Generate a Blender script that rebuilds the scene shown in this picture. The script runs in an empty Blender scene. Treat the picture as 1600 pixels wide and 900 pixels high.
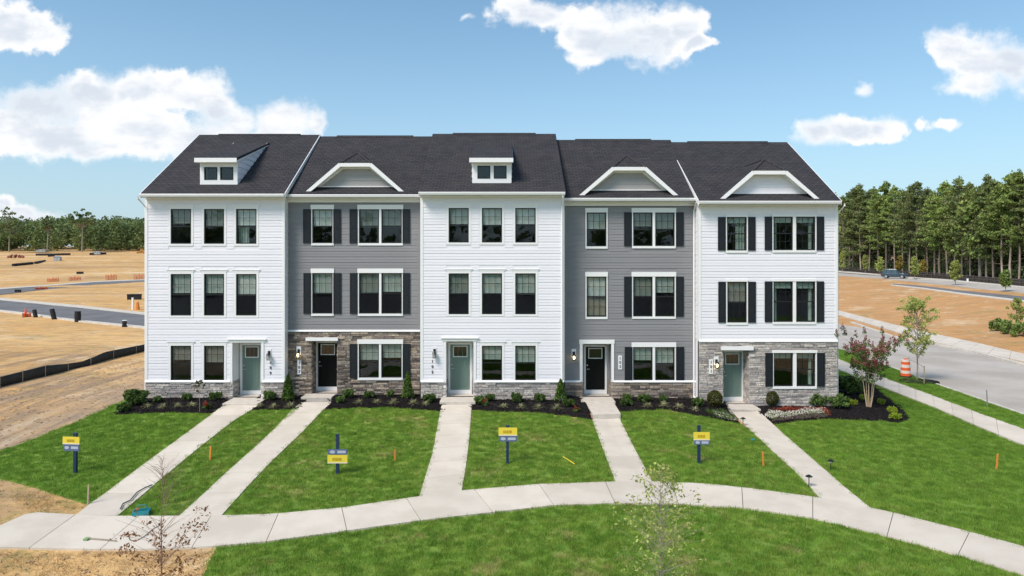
import bpy, bmesh, math, random
import numpy as np
from mathutils import Vector, Matrix
R = math.radians
rnd = random.Random(7)
nrg = np.random.default_rng(7)
S = bpy.context.scene
COL = S.collection

# ------------------------------------------------------------------ camera, light, exposure
FPX, CX, HY, CAMY, CAMZ = 1100.0, 790.0, 402.0, -30.5, 6.1      # photograph pixels (1600 wide), metres
cd = bpy.data.cameras.new('camera'); cam = bpy.data.objects.new('camera', cd); COL.objects.link(cam)
cam.location = (0, CAMY, CAMZ); cam.rotation_euler = (R(90), 0, 0)
cd.sensor_width = 36; cd.lens = 36 * FPX / 1600
cd.shift_x = (800 - CX) / 1600; cd.shift_y = -(450 - HY) / 1600
cd.clip_end = 6000; cd.clip_start = 0.1
S.camera = cam
S.view_settings.view_transform = 'Standard'; S.view_settings.look = 'None'
S.view_settings.exposure = 0.55; S.view_settings.gamma = 1
SUN_AZ = Vector((-0.62, -0.60)).normalized(); SUN_EL = R(50)
sl = bpy.data.lights.new('sun', 'SUN'); sl.energy = 2.7; sl.angle = R(22); sl.color = (1.0, 0.875, 0.80)
sun = bpy.data.objects.new('sun', sl); COL.objects.link(sun)
sd = Vector((SUN_AZ.x * math.cos(SUN_EL), SUN_AZ.y * math.cos(SUN_EL), math.sin(SUN_EL)))
sun.rotation_euler = sd.to_track_quat('Z', 'Y').to_euler()
sun.location = (-40, -50, 60)

world = bpy.data.worlds.new('World'); S.world = world; world.use_nodes = True
wt = world.node_tree; wt.nodes.clear()
def N(t, kind, **kw):
    n = t.nodes.new(kind)
    for k, v in kw.items():
        if k == 'inp':
            for a, b in v.items():
                if isinstance(b, bpy.types.NodeSocket): t.links.new(b, n.inputs[a])
                else: n.inputs[a].default_value = b
        else: setattr(n, k, v)
    return n
def M(t, op, a, b=None, c=None, clamp=False):
    n = t.nodes.new('ShaderNodeMath'); n.operation = op; n.use_clamp = clamp
    for i, x in enumerate((a, b, c)):
        if x is None: continue
        if isinstance(x, bpy.types.NodeSocket): t.links.new(x, n.inputs[i])
        else: n.inputs[i].default_value = x
    return n.outputs[0]
def VM(t, op, a, b=None):
    n = t.nodes.new('ShaderNodeVectorMath'); n.operation = op
    for i, x in enumerate((a, b)):
        if x is None: continue
        if isinstance(x, bpy.types.NodeSocket): t.links.new(x, n.inputs[i])
        else: n.inputs[i].default_value = x
    return n.outputs['Value'] if op in ('LENGTH', 'DOT_PRODUCT') else n.outputs[0]
def MR(t, x, a, b, c=0.0, d=1.0, smooth=True):
    n = t.nodes.new('ShaderNodeMapRange'); n.interpolation_type = 'SMOOTHSTEP' if smooth else 'LINEAR'
    t.links.new(x, n.inputs[0])
    for i, v in enumerate((a, b, c, d)):
        if isinstance(v, bpy.types.NodeSocket): t.links.new(v, n.inputs[i+1])
        else: n.inputs[i+1].default_value = v
    return n.outputs[0]
def MIX(t, f, a, b, blend='MIX'):
    n = t.nodes.new('ShaderNodeMix'); n.data_type = 'RGBA'; n.blend_type = blend
    for s, x in ((n.inputs['Factor'], f), (n.inputs['A'], a), (n.inputs['B'], b)):
        s = s
    ins = {'F': n.inputs[0], 'A': n.inputs[6], 'B': n.inputs[7]}
    for k, x in (('F', f), ('A', a), ('B', b)):
        if isinstance(x, bpy.types.NodeSocket): t.links.new(x, ins[k])
        elif k == 'F': ins[k].default_value = x
        else: ins[k].default_value = (*x, 1) if len(x) == 3 else x
    return n.outputs[2]
def NOISE(t, vec, scale, detail=4, rough=0.55, dist=0.0):
    n = N(t, 'ShaderNodeTexNoise', inp={'Scale': scale, 'Detail': detail, 'Roughness': rough, 'Distortion': dist})
    if vec is not None: t.links.new(vec, n.inputs['Vector'])
    return n.outputs[0]

def build_world():
    t = wt
    sky = N(t, 'ShaderNodeTexSky'); sky.sky_type = 'NISHITA'; sky.sun_disc = False
    sky.sun_elevation = SUN_EL; sky.sun_rotation = math.atan2(SUN_AZ.x, SUN_AZ.y) % (2*math.pi)
    sky.air_density = 1.0; sky.dust_density = 1.1; sky.ozone_density = 1.0
    skc = MIX(t, 1.0, sky.outputs[0], (.68, .925, .95), 'MULTIPLY')
    bg0 = N(t, 'ShaderNodeBackground', inp={'Strength': 0.122, 'Color': skc})
    tc = N(t, 'ShaderNodeTexCoord').outputs['Generated']
    sp = N(t, 'ShaderNodeSeparateXYZ', inp={0: tc}); x, y, z = sp.outputs
    hz = N(t, 'ShaderNodeBackground', inp={'Strength': 1.0, 'Color': (.39, .47, .57, 1)})     # pale air low over the horizon, all round
    hf = M(t, 'MULTIPLY', M(t, 'POWER', M(t, 'SUBTRACT', 1.0, M(t, 'ABSOLUTE', z)), 5.0), .85)
    bg = N(t, 'ShaderNodeMixShader', inp={0: hf, 1: bg0.outputs[0], 2: hz.outputs[0]})
    ys = M(t, 'MAXIMUM', y, 0.05)
    u = M(t, 'MULTIPLY', M(t, 'DIVIDE', x, ys), 11.0)      # tangent coordinates of the northern sky
    v = M(t, 'MULTIPLY', M(t, 'DIVIDE', z, ys), 11.0)
    P = N(t, 'ShaderNodeCombineXYZ', inp={0: u, 1: v, 2: 0.0}).outputs[0]
    blobs = [(20,42,72,44),(-45,25,90,60),(60,165,95,45),(20,200,90,50),(140,148,80,38),(215,140,70,34),(290,142,75,42),(335,162,32,20),
             (90,212,130,40),(220,205,150,48),(170,240,80,22),(310,215,90,40),
             (375,192,55,34),(440,190,66,36),(492,186,20,24),(420,215,80,24),
             (845,22,80,30),(930,52,85,46),(1005,50,85,50),(1065,38,55,36),(1085,72,40,15),(925,88,45,14),(805,8,40,20),
             (1485,75,46,40),(1530,95,76,50),(1590,98,60,42),(1640,110,60,50),(1520,130,60,22),
             (1282,200,42,24),(1335,197,48,24),(1385,198,46,20),(1452,194,14,12),(1475,196,20,10),
             (1347,134,18,10),(730,28,12,6),(45,338,60,16),(-10,330,50,18),(95,345,30,12)]
    w = N(t, 'ShaderNodeTexNoise', inp={'Vector': P, 'Scale': 1.1, 'Detail': 4.0}).outputs[1]
    wv = VM(t, 'MULTIPLY', VM(t, 'SUBTRACT', w, (0.5, 0.5, 0.5)), (0.75, 0.55, 0.0))
    Q = VM(t, 'ADD', P, wv)
    d = None
    for bx, by, rx, ry in blobs:
        small = rx*ry < 420
        c = ((bx-CX)/100, (HY-by)/100, 0)
        L = VM(t, 'LENGTH', VM(t, 'MULTIPLY', VM(t, 'SUBTRACT', Q, c), (100/rx, 100/ry, 0)))
        o = M(t, 'SUBTRACT', 1.0, L) if not small else M(t, 'MULTIPLY', M(t, 'SUBTRACT', 1.0, L), .42)
        d = o if d is None else M(t, 'SMOOTH_MAX', d, o, 0.25)
    nz = NOISE(t, P, 1.9, 10, 0.6)
    f = M(t, 'ADD', M(t, 'ADD', d, .13), M(t, 'MULTIPLY', M(t, 'SUBTRACT', nz, 0.5), 1.55))
    f = M(t, 'ADD', f, M(t, 'MULTIPLY', M(t, 'SUBTRACT', NOISE(t, P, 8.0, 6, .7), 0.5), .34))
    wid = MR(t, NOISE(t, P, 0.7, 2), 0.4, 0.6, 0.32, 0.8)
    af = MR(t, f, 0.0, wid)
    inner = M(t, 'MULTIPLY', MR(t, f, 0.3, 0.9), MR(t, NOISE(t, VM(t, 'MULTIPLY', P, (0.6, 1.3, 0)), 1.0, 5), 0.38, 0.58))
    af = M(t, 'MULTIPLY', af, MR(t, y, 0.1, 0.25))
    # the rest of the dome carries the same kind of broken cumulus
    zs = M(t, 'MAXIMUM', z, 0.03)
    g2 = N(t, 'ShaderNodeCombineXYZ', inp={0: M(t, 'DIVIDE', x, zs), 1: M(t, 'DIVIDE', y, zs), 2: 3.0}).outputs[0]
    gen = MR(t, NOISE(t, g2, 0.75, 8, 0.55), 0.54, 0.66)
    gen = M(t, 'MULTIPLY', gen, MR(t, z, 0.02, 0.15))
    inview = M(t, 'MULTIPLY', MR(t, y, 0.3, 0.55), MR(t, M(t, 'DIVIDE', z, ys), 0.75, 0.45))
    gen = M(t, 'MULTIPLY', gen, M(t, 'SUBTRACT', 1.0, inview))
    a = M(t, 'MAXIMUM', af, gen)
    ccol = MIX(t, inner, (0.73, 0.73, 0.735), (0.50, 0.54, 0.60))
    cb = N(t, 'ShaderNodeBackground', inp={'Color': ccol, 'Strength': 1.0})
    mx = N(t, 'ShaderNodeMixShader', inp={0: M(t, 'MULTIPLY', a, 0.96), 1: bg.outputs[0], 2: cb.outputs[0]})
    out = N(t, 'ShaderNodeOutputWorld'); t.links.new(mx.outputs[0], out.inputs[0])
build_world()
if hasattr(S, 'cycles'):
    world.cycles.sampling_method = 'MANUAL'; world.cycles.sample_map_resolution = 1024
    S.cycles.transparent_max_bounces = 12; S.cycles.max_bounces = 6

# ------------------------------------------------------------------ helpers
def tag(o, label=None, cat=None, group=None, kind=None):
    if label: o['label'] = label
    if cat: o['category'] = cat
    if group: o['group'] = group
    if kind: o['kind'] = kind
    return o
def empty(name, loc=(0, 0, 0), rz=0, **kw):
    o = bpy.data.objects.new(name, None); COL.objects.link(o); o.location = loc; o.rotation_euler = (0, 0, rz)
    o.empty_display_size = 0.2
    return tag(o, **kw)
class MB:
    def __init__(s): s.v = []; s.f = []
    def add(s, vs, fs):
        b = len(s.v); s.v += [tuple(p) for p in vs]; s.f += [tuple(b+i for i in f) for f in fs]; return s
    def box(s, x0, x1, y0, y1, z0, z1):
        return s.add([(x0,y0,z0),(x1,y0,z0),(x1,y1,z0),(x0,y1,z0),(x0,y0,z1),(x1,y0,z1),(x1,y1,z1),(x0,y1,z1)],
                     [(0,3,2,1),(4,5,6,7),(0,1,5,4),(1,2,6,5),(2,3,7,6),(3,0,4,7)])
    def loft(s, rings, caps=True):
        n = len(rings[0]); b = len(s.v)
        for r in rings: s.v += [tuple(p) for p in r]
        for k in range(len(rings)-1):
            for i in range(n):
                j = (i+1) % n
                s.f.append((b+k*n+i, b+k*n+j, b+(k+1)*n+j, b+(k+1)*n+i))
        if caps:
            s.f.append(tuple(b+i for i in reversed(range(n))))
            s.f.append(tuple(b+(len(rings)-1)*n+i for i in range(n)))
        return s
    def prism_y(s, pts, y0, y1):      # polygon in xz extruded along y
        return s.loft([[(x, y0, z) for x, z in pts], [(x, y1, z) for x, z in pts]])
    def prism_x(s, pts, x0, x1):
        return s.loft([[(x0, y, z) for y, z in pts], [(x1, y, z) for y, z in pts]])
    def tube(s, pts, rad, n=8):
        pts = [Vector(p) for p in pts]; rings = []
        if not hasattr(rad, '__len__'): rad = [rad]*len(pts)
        for i, p in enumerate(pts):
            d = (pts[min(i+1, len(pts)-1)] - pts[max(i-1, 0)]).normalized()
            a = d.cross(Vector((0, 0, 1)) if abs(d.z) < 0.9 else Vector((1, 0, 0))).normalized(); b = d.cross(a)
            rings.append([p + (a*math.cos(2*math.pi*k/n) + b*math.sin(2*math.pi*k/n))*rad[i] for k in range(n)])
        return s.loft(rings)
    def cyl(s, x, y, z0, z1, r0, r1=None, n=16): return s.tube([(x,y,z0),(x,y,z1)], [r0, r0 if r1 is None else r1], n)
    def mesh(s, name, origin=(0,0,0)):
        me = bpy.data.meshes.new(name); ox, oy, oz = origin
        me.from_pydata([(a-ox, b-oy, c-oz) for a, b, c in s.v], [], s.f); me.update()
        bm = bmesh.new(); bm.from_mesh(me); bmesh.ops.recalc_face_normals(bm, faces=bm.faces); bm.to_mesh(me); bm.free()
        return me
    def build(s, name, mat, parent=None, origin=(0,0,0), loc=None, smooth=False):
        return link(name, s.mesh(name, origin), mat, parent, loc, smooth)
def link(name, me, mat, parent=None, loc=None, smooth=False):
    o = bpy.data.objects.new(name, me); COL.objects.link(o)
    if mat and not me.materials: me.materials.append(mat)
    if parent: o.parent = parent
    if loc is not None: o.location = loc
    if smooth:
        for p in me.polygons: p.use_smooth = True
    return o
def copy_tree(o, parent=None):
    c = o.copy(); COL.objects.link(c)
    if parent: c.parent = parent
    for ch in list(o.children): copy_tree(ch, c)
    return c
def ss(a, b, x):
    t = min(1, max(0, (x-a)/(b-a))); return t*t*(3-2*t)
def knots(k, x):
    if x <= k[0][0]: return k[0][1]
    for (a, p), (b, q) in zip(k, k[1:]):
        if x <= b: t = (x-a)/(b-a); return p + (q-p)*(t*t*(3-2*t)*0.5 + t*0.5)
    return k[-1][1]

# ------------------------------------------------------------------ terrain
KB = [(-60,-.4),(-30,-.3),(-18,-.16),(-14,-.08),(-10,-.08),(-3,-.04),(2.8,-.10),(4.1,-.30),(5.6,-.2),(8.6,-.22),(10.3,-.44),(14.5,-.46),(20,-.9),(40,-1.0),(72,1.6),(400,2.2)]
KT = [(-60,-.8),(-16,-.75),(-12,-.71),(12,-.71),(20,-.92),(40,-1.0),(72,1.5),(400,2.0)]
KL = [(0,-.3),(14.5,-.3),(49,-.8),(70,-.8),(120,-.2),(220,4.3),(300,9.1),(420,13),(900,20),(3000,24)]
KR = [(15,-.9),(38,-.95),(72,1.7),(120,2.6),(400,6),(3000,12)]
def g(x, y):
    b = knots(KB, x); tt = knots(KT, x); t = min(1, max(0, (0.3-y)/10.5))
    f = b*(1-t) + tt*t - 0.12*min(1, max(0, (-10.2-y)/4))
    if y <= 0: return f
    L = knots(KL, y); Rr = knots(KR, x); m = ss(-5, 16, x)
    return f + (L*(1-m)+Rr*m - f)*ss(0, 14, y)
def G(px, py):
    dx, dz = (px-CX)/FPX, -(py-HY)/FPX
    t = 8.0; st = 0.5
    while t < 2500:
        if CAMZ+dz*t <= g(dx*t, CAMY+t): break
        t += st; st = max(0.5, t*0.01)
    a, b = t-st, t
    for _ in range(18):
        m = (a+b)/2
        if CAMZ+dz*m <= g(dx*m, CAMY+m): b = m
        else: a = m
    return (dx*b, CAMY+b)
def G3(px, py):
    x, y = G(px, py); return (x, y, g(x, y))
def sc(y): return FPX/(y-CAMY)       # photograph pixels per metre at world y

# ------------------------------------------------------------------ materials
MATS = {}
def mat(name, col, rough=0.6, noise=0.0, nscale=8.0, bump=0.0, bscale=30.0, metal=0.0, spec=0.4, rand=0.0, island=0.0, emit=None, coat=0.0, transl=0.0, col2=None, obj=True):
    m = bpy.data.materials.new(name); m.use_nodes = True; t = m.node_tree; t.nodes.clear()
    tc = N(t, 'ShaderNodeTexCoord').outputs['Object']
    geo = N(t, 'ShaderNodeNewGeometry')
    vec = tc if obj else geo.outputs['Position']
    c = None
    col = (*col, 1)
    if noise or col2:
        n = NOISE(t, vec, nscale, 6, 0.6)
        if col2: c = MIX(t, MR(t, n, 0.35, 0.65), col, (*col2, 1))
        else:
            c = MIX(t, 1.0, col, N(t, 'ShaderNodeCombineColor', inp={i: MR(t, n, 0.3, 0.7, 1-noise, 1+noise) for i in range(3)}).outputs[0], 'MULTIPLY')
    for src, amt in ((N(t, 'ShaderNodeObjectInfo').outputs['Random'], rand), (geo.outputs['Random Per Island'], island)):
        if amt:
            k = MR(t, src, 0, 1, 1-amt, 1+amt, False)
            c = MIX(t, 1.0, c if c is not None else col, N(t, 'ShaderNodeCombineColor', inp={i: k for i in range(3)}).outputs[0], 'MULTIPLY')
    p = N(t, 'ShaderNodeBsdfPrincipled', inp={'Roughness': rough, 'Metallic': metal})
    p.inputs['Specular IOR Level'].default_value = spec; p.inputs['Coat Weight'].default_value = coat
    if c is None: p.inputs['Base Color'].default_value = col
    else: t.links.new(c, p.inputs['Base Color'])
    if bump:
        b = N(t, 'ShaderNodeBump', inp={'Strength': min(1, bump), 'Distance': 0.02*max(1, bump), 'Height': NOISE(t, vec, bscale, 6, 0.65)})
        t.links.new(b.outputs[0], p.inputs['Normal'])
    sh = p.outputs[0]
    if emit:
        p.inputs['Emission Color'].default_value = (*emit[0], 1); p.inputs['Emission Strength'].default_value = emit[1]
    if transl:
        tr = N(t, 'ShaderNodeBsdfTranslucent')
        if c is None: tr.inputs[0].default_value = col
        else: t.links.new(c, tr.inputs[0])
        sh = N(t, 'ShaderNodeMixShader', inp={0: transl, 1: sh, 2: tr.outputs[0]}).outputs[0]
    o = N(t, 'ShaderNodeOutputMaterial'); t.links.new(sh, o.inputs[0])
    MATS[name] = m; return m
white_siding = mat('white_vinyl_siding', (.79,.78,.815), .45, rand=.02, noise=.015, nscale=3)
grey_siding = mat('grey_vinyl_siding', (.24,.236,.243), .5, rand=.035, noise=.03, nscale=3)
taupe_siding = mat('taupe_vinyl_siding', (.36,.345,.33), .5, rand=.03)
white_trim = mat('white_trim', (.82,.82,.81), .4)
black_frame = mat('black_window_frame', (.015,.016,.018), .35)
shutter_m = mat('dark_navy_shutter', (.010,.013,.018), .5, noise=.1, nscale=12)
green_door = mat('sage_green_door', (.165,.245,.21), .4)
black_door = mat('black_door', (.005,.006,.006), .45, spec=.15)
steel = mat('brushed_steel', (.6,.6,.58), .3, metal=.9)
concrete_w = mat('concrete_stoop', (.56,.51,.44), .85, noise=.08, nscale=5, bump=.25, bscale=60)
blind_l = mat('blind_light', (.80,.84,.79), .7)
blind_m = mat('blind_medium', (.56,.62,.57), .7)
blind_d = mat('blind_dim', (.30,.34,.30), .7)
blind_w = mat('blind_warm_dim', (.36,.34,.29), .7)
curtain_m = mat('curtain', (.42,.50,.45), .8)
interior_m = mat('dark_interior', (.07,.07,.07), .8)
interior2 = mat('interior_furniture', (.16,.10,.06), .6)
lamp_black = mat('lamp_black_metal', (.012,.012,.012), .4)
lamp_on = mat('lit_lamp_bulb', (1,.8,.5), .4, emit=((1,.72,.38), 9.0))
lamp_off = mat('unlit_bulb', (.8,.8,.78), .4)
number_black = mat('number_black', (.02,.02,.025), .5)
mortar = mat('mortar_backing', (.10,.095,.09), .9)
bark = mat('pine_bark', (.31,.25,.195), .9, noise=.3, nscale=4, rand=.45)
bark2 = mat('grey_bark', (.30,.26,.21), .9, noise=.2, nscale=6)
wood_post = mat('weathered_wood', (.33,.27,.19), .8, noise=.2, nscale=10)
rail_m = mat('dark_timber_rail', (.07,.06,.055), .8, noise=.2)
orange_m = mat('orange_plastic', (.85,.13,.03), .5)
orange_stake = mat('orange_paint', (.75,.26,.05), .6)
whiteref = mat('white_reflective_band', (.80,.70,.60), .5)
navy_m = mat('navy_sign_paint', (.015,.035,.085), .5)
navy2 = mat('slate_blue_panel', (.10,.14,.24), .5)
yellow_m = mat('yellow_sign_panel', (.78,.62,.06), .5)
ochre_m = mat('ochre_print', (.50,.33,.02), .5)
pale_print = mat('pale_blue_print', (.42,.47,.58), .5)
rubber = mat('black_rubber', (.015,.015,.017), .7)
black_fabric = mat('black_silt_fabric', (.018,.019,.018), .75, noise=.3, nscale=4)
teal_m = mat('teal_plastic', (.02,.24,.27), .5)
hose_m = mat('dark_green_hose', (.07,.11,.08), .5)
dirt_kerb = mat('pale_concrete_kerb', (.55,.51,.44), .85, noise=.12, nscale=2, obj=False)

def stone_mat(name, cols):
    m = bpy.data.materials.new(name); m.use_nodes = True; t = m.node_tree; t.nodes.clear()
    oi = N(t, 'ShaderNodeObjectInfo').outputs['Random']; geo = N(t, 'ShaderNodeNewGeometry')
    r = N(t, 'ShaderNodeMath', operation='FRACT', inp={0: M(t, 'ADD', oi, geo.outputs['Random Per Island'])}).outputs[0]
    cr = N(t, 'ShaderNodeValToRGB', inp={0: r}); cr.color_ramp.interpolation = 'CONSTANT'
    while len(cr.color_ramp.elements) < len(cols): cr.color_ramp.elements.new(0.5)
    for i, (e, c) in enumerate(zip(cr.color_ramp.elements, cols)): e.position = i/len(cols); e.color = (*c, 1)
    n = NOISE(t, geo.outputs['Position'], 14, 6, .65)
    c = MIX(t, 1.0, cr.outputs[0], N(t, 'ShaderNodeCombineColor', inp={i: MR(t, n, .3, .7, .7, 1.3) for i in range(3)}).outputs[0], 'MULTIPLY')
    p = N(t, 'ShaderNodeBsdfPrincipled', inp={'Base Color': c, 'Roughness': .85})
    b = N(t, 'ShaderNodeBump', inp={'Strength': .8, 'Distance': .02, 'Height': NOISE(t, geo.outputs['Position'], 35, 5, .7)})
    t.links.new(b.outputs[0], p.inputs['Normal'])
    o = N(t, 'ShaderNodeOutputMaterial'); t.links.new(p.outputs[0], o.inputs[0]); return m
stone_brown = stone_mat('brown_ledge_stone', [(.27,.22,.17),(.16,.13,.11),(.36,.295,.23),(.21,.17,.14),(.31,.27,.23),(.10,.085,.075),(.42,.35,.27),(.24,.20,.17)])
stone_grey = stone_mat('grey_ledge_stone', [(.44,.405,.37),(.34,.31,.29),(.52,.475,.43),(.38,.35,.335),(.46,.41,.365),(.29,.27,.26),(.56,.52,.47)])

def roof_material():
    m = bpy.data.materials.new('charcoal_shingles'); m.use_nodes = True; t = m.node_tree; t.nodes.clear()
    geo = N(t, 'ShaderNodeNewGeometry'); pos = geo.outputs['Position']
    sp = N(t, 'ShaderNodeSeparateXYZ', inp={0: pos})
    uv = N(t, 'ShaderNodeCombineXYZ', inp={0: sp.outputs[0], 1: M(t, 'MULTIPLY', sp.outputs[2], 1.6), 2: 0.0}).outputs[0]
    br = N(t, 'ShaderNodeTexBrick', offset=.5, inp={'Vector': uv, 'Scale': 1.0, 'Color1': (.036,.036,.040,1), 'Color2': (.050,.049,.053,1), 'Mortar': (.012,.012,.014,1), 'Mortar Size': .011, 'Bias': 0.0, 'Brick Width': .30, 'Row Height': .145})
    n = NOISE(t, pos, 60, 4, .7); n2 = NOISE(t, pos, 1.1, 4, .6)
    c = MIX(t, 1.0, br.outputs[0], N(t, 'ShaderNodeCombineColor', inp={i: MR(t, n, .3, .7, .6, 1.4) for i in range(3)}).outputs[0], 'MULTIPLY')
    c = MIX(t, MR(t, n2, .4, .68, 0, .16), c, (.095,.078,.068), 'MIX')
    p = N(t, 'ShaderNodeBsdfPrincipled', inp={'Base Color': c, 'Roughness': .9}); p.inputs['Specular IOR Level'].default_value = .2
    h = M(t, 'ADD', br.outputs['Fac'], M(t, 'MULTIPLY', n, -.6))
    b = N(t, 'ShaderNodeBump', invert=True, inp={'Strength': .7, 'Distance': .02, 'Height': h}); t.links.new(b.outputs[0], p.inputs['Normal'])
    o = N(t, 'ShaderNodeOutputMaterial'); t.links.new(p.outputs[0], o.inputs[0]); return m
roof_m = roof_material()
ridge_m = mat('ridge_cap_shingles', (.046,.045,.049), .9, noise=.3, nscale=12, spec=.2)

def glass_material():
    m = bpy.data.materials.new('window_glass'); m.use_nodes = True; t = m.node_tree; t.nodes.clear()
    fc = N(t, 'ShaderNodeLayerWeight', inp={'Blend': .5}).outputs['Facing']
    fr = M(t, 'ADD', .032, M(t, 'MULTIPLY', M(t, 'POWER', fc, 5.0), .9))
    tr = N(t, 'ShaderNodeBsdfTransparent', inp={0: (.85,.875,.86,1)})
    gl = N(t, 'ShaderNodeBsdfGlossy', inp={0: (.90,.94,1,1), 'Roughness': .01})
    b = N(t, 'ShaderNodeBump', inp={'Strength': .12, 'Distance': .02, 'Height': NOISE(t, N(t, 'ShaderNodeNewGeometry').outputs['Position'], 1.6, 2)})
    t.links.new(b.outputs[0], gl.inputs['Normal'])
    mx = N(t, 'ShaderNodeMixShader', inp={0: fr, 1: tr.outputs[0], 2: gl.outputs[0]})
    o = N(t, 'ShaderNodeOutputMaterial'); t.links.new(mx.outputs[0], o.inputs[0]); return m
glass = glass_material()

def grass_cols(t, pos):
    big = NOISE(t, pos, .8, 6, .7); mid = NOISE(t, pos, 2.2, 5, .65); fine = NOISE(t, pos, 11, 5, .7)
    c = MIX(t, MR(t, mid, .32, .68), (.130,.265,.034), (.225,.365,.055))
    c = MIX(t, MR(t, fine, .4, .7, 0, .45), c, (.22,.32,.05))
    sx = N(t, 'ShaderNodeSeparateXYZ', inp={0: pos}).outputs[0]
    dry = M(t, 'MULTIPLY', MR(t, M(t, 'ADD', big, M(t, 'MULTIPLY', fine, .35)), .73, .86), MR(t, M(t, 'ABSOLUTE', sx), 13, 7, .1, .75))
    pat = M(t, 'MULTIPLY', MR(t, NOISE(t, pos, 1.7, 7, .75), .46, .60, 0, .6), MR(t, M(t, 'ABSOLUTE', sx), 15, 9, .25, 1.0))
    c = MIX(t, pat, c, (.27,.36,.065))
    return MIX(t, dry, c, (.45,.39,.16))
def grass_material(name, blade):
    m = bpy.data.materials.new(name); m.use_nodes = True; t = m.node_tree; t.nodes.clear()
    geo = N(t, 'ShaderNodeNewGeometry'); pos = geo.outputs['Position']; c = grass_cols(t, pos)
    p = N(t, 'ShaderNodeBsdfPrincipled', inp={'Roughness': .7}); p.inputs['Specular IOR Level'].default_value = .15
    if blade:
        k = MR(t, N(t, 'ShaderNodeObjectInfo').outputs['Random'], 0, 1, .72, 1.35, False)
        k2 = M(t, 'MULTIPLY', k, MR(t, geo.outputs['Random Per Island'], 0, 1, .7, 1.35, False))
        c = MIX(t, 1.0, c, N(t, 'ShaderNodeCombineColor', inp={0: k2, 1: k2, 2: k2}).outputs[0], 'MULTIPLY')
        tr = N(t, 'ShaderNodeBsdfTranslucent', inp={0: c})
        sh = N(t, 'ShaderNodeMixShader', inp={0: .42, 1: p.outputs[0], 2: tr.outputs[0]}).outputs[0]
    else:
        c = MIX(t, .3, c, (.11,.15,.03)); sh = p.outputs[0]
        b = N(t, 'ShaderNodeBump', inp={'Strength': 1, 'Distance': .03, 'Height': NOISE(t, pos, 30, 6, .7)}); t.links.new(b.outputs[0], p.inputs['Normal'])
    t.links.new(c, p.inputs['Base Color'])
    o = N(t, 'ShaderNodeOutputMaterial'); t.links.new(sh, o.inputs[0]); return m
lawn_m = grass_material('lawn_turf', False); blade_m = grass_material('grass_blade', True)

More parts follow.
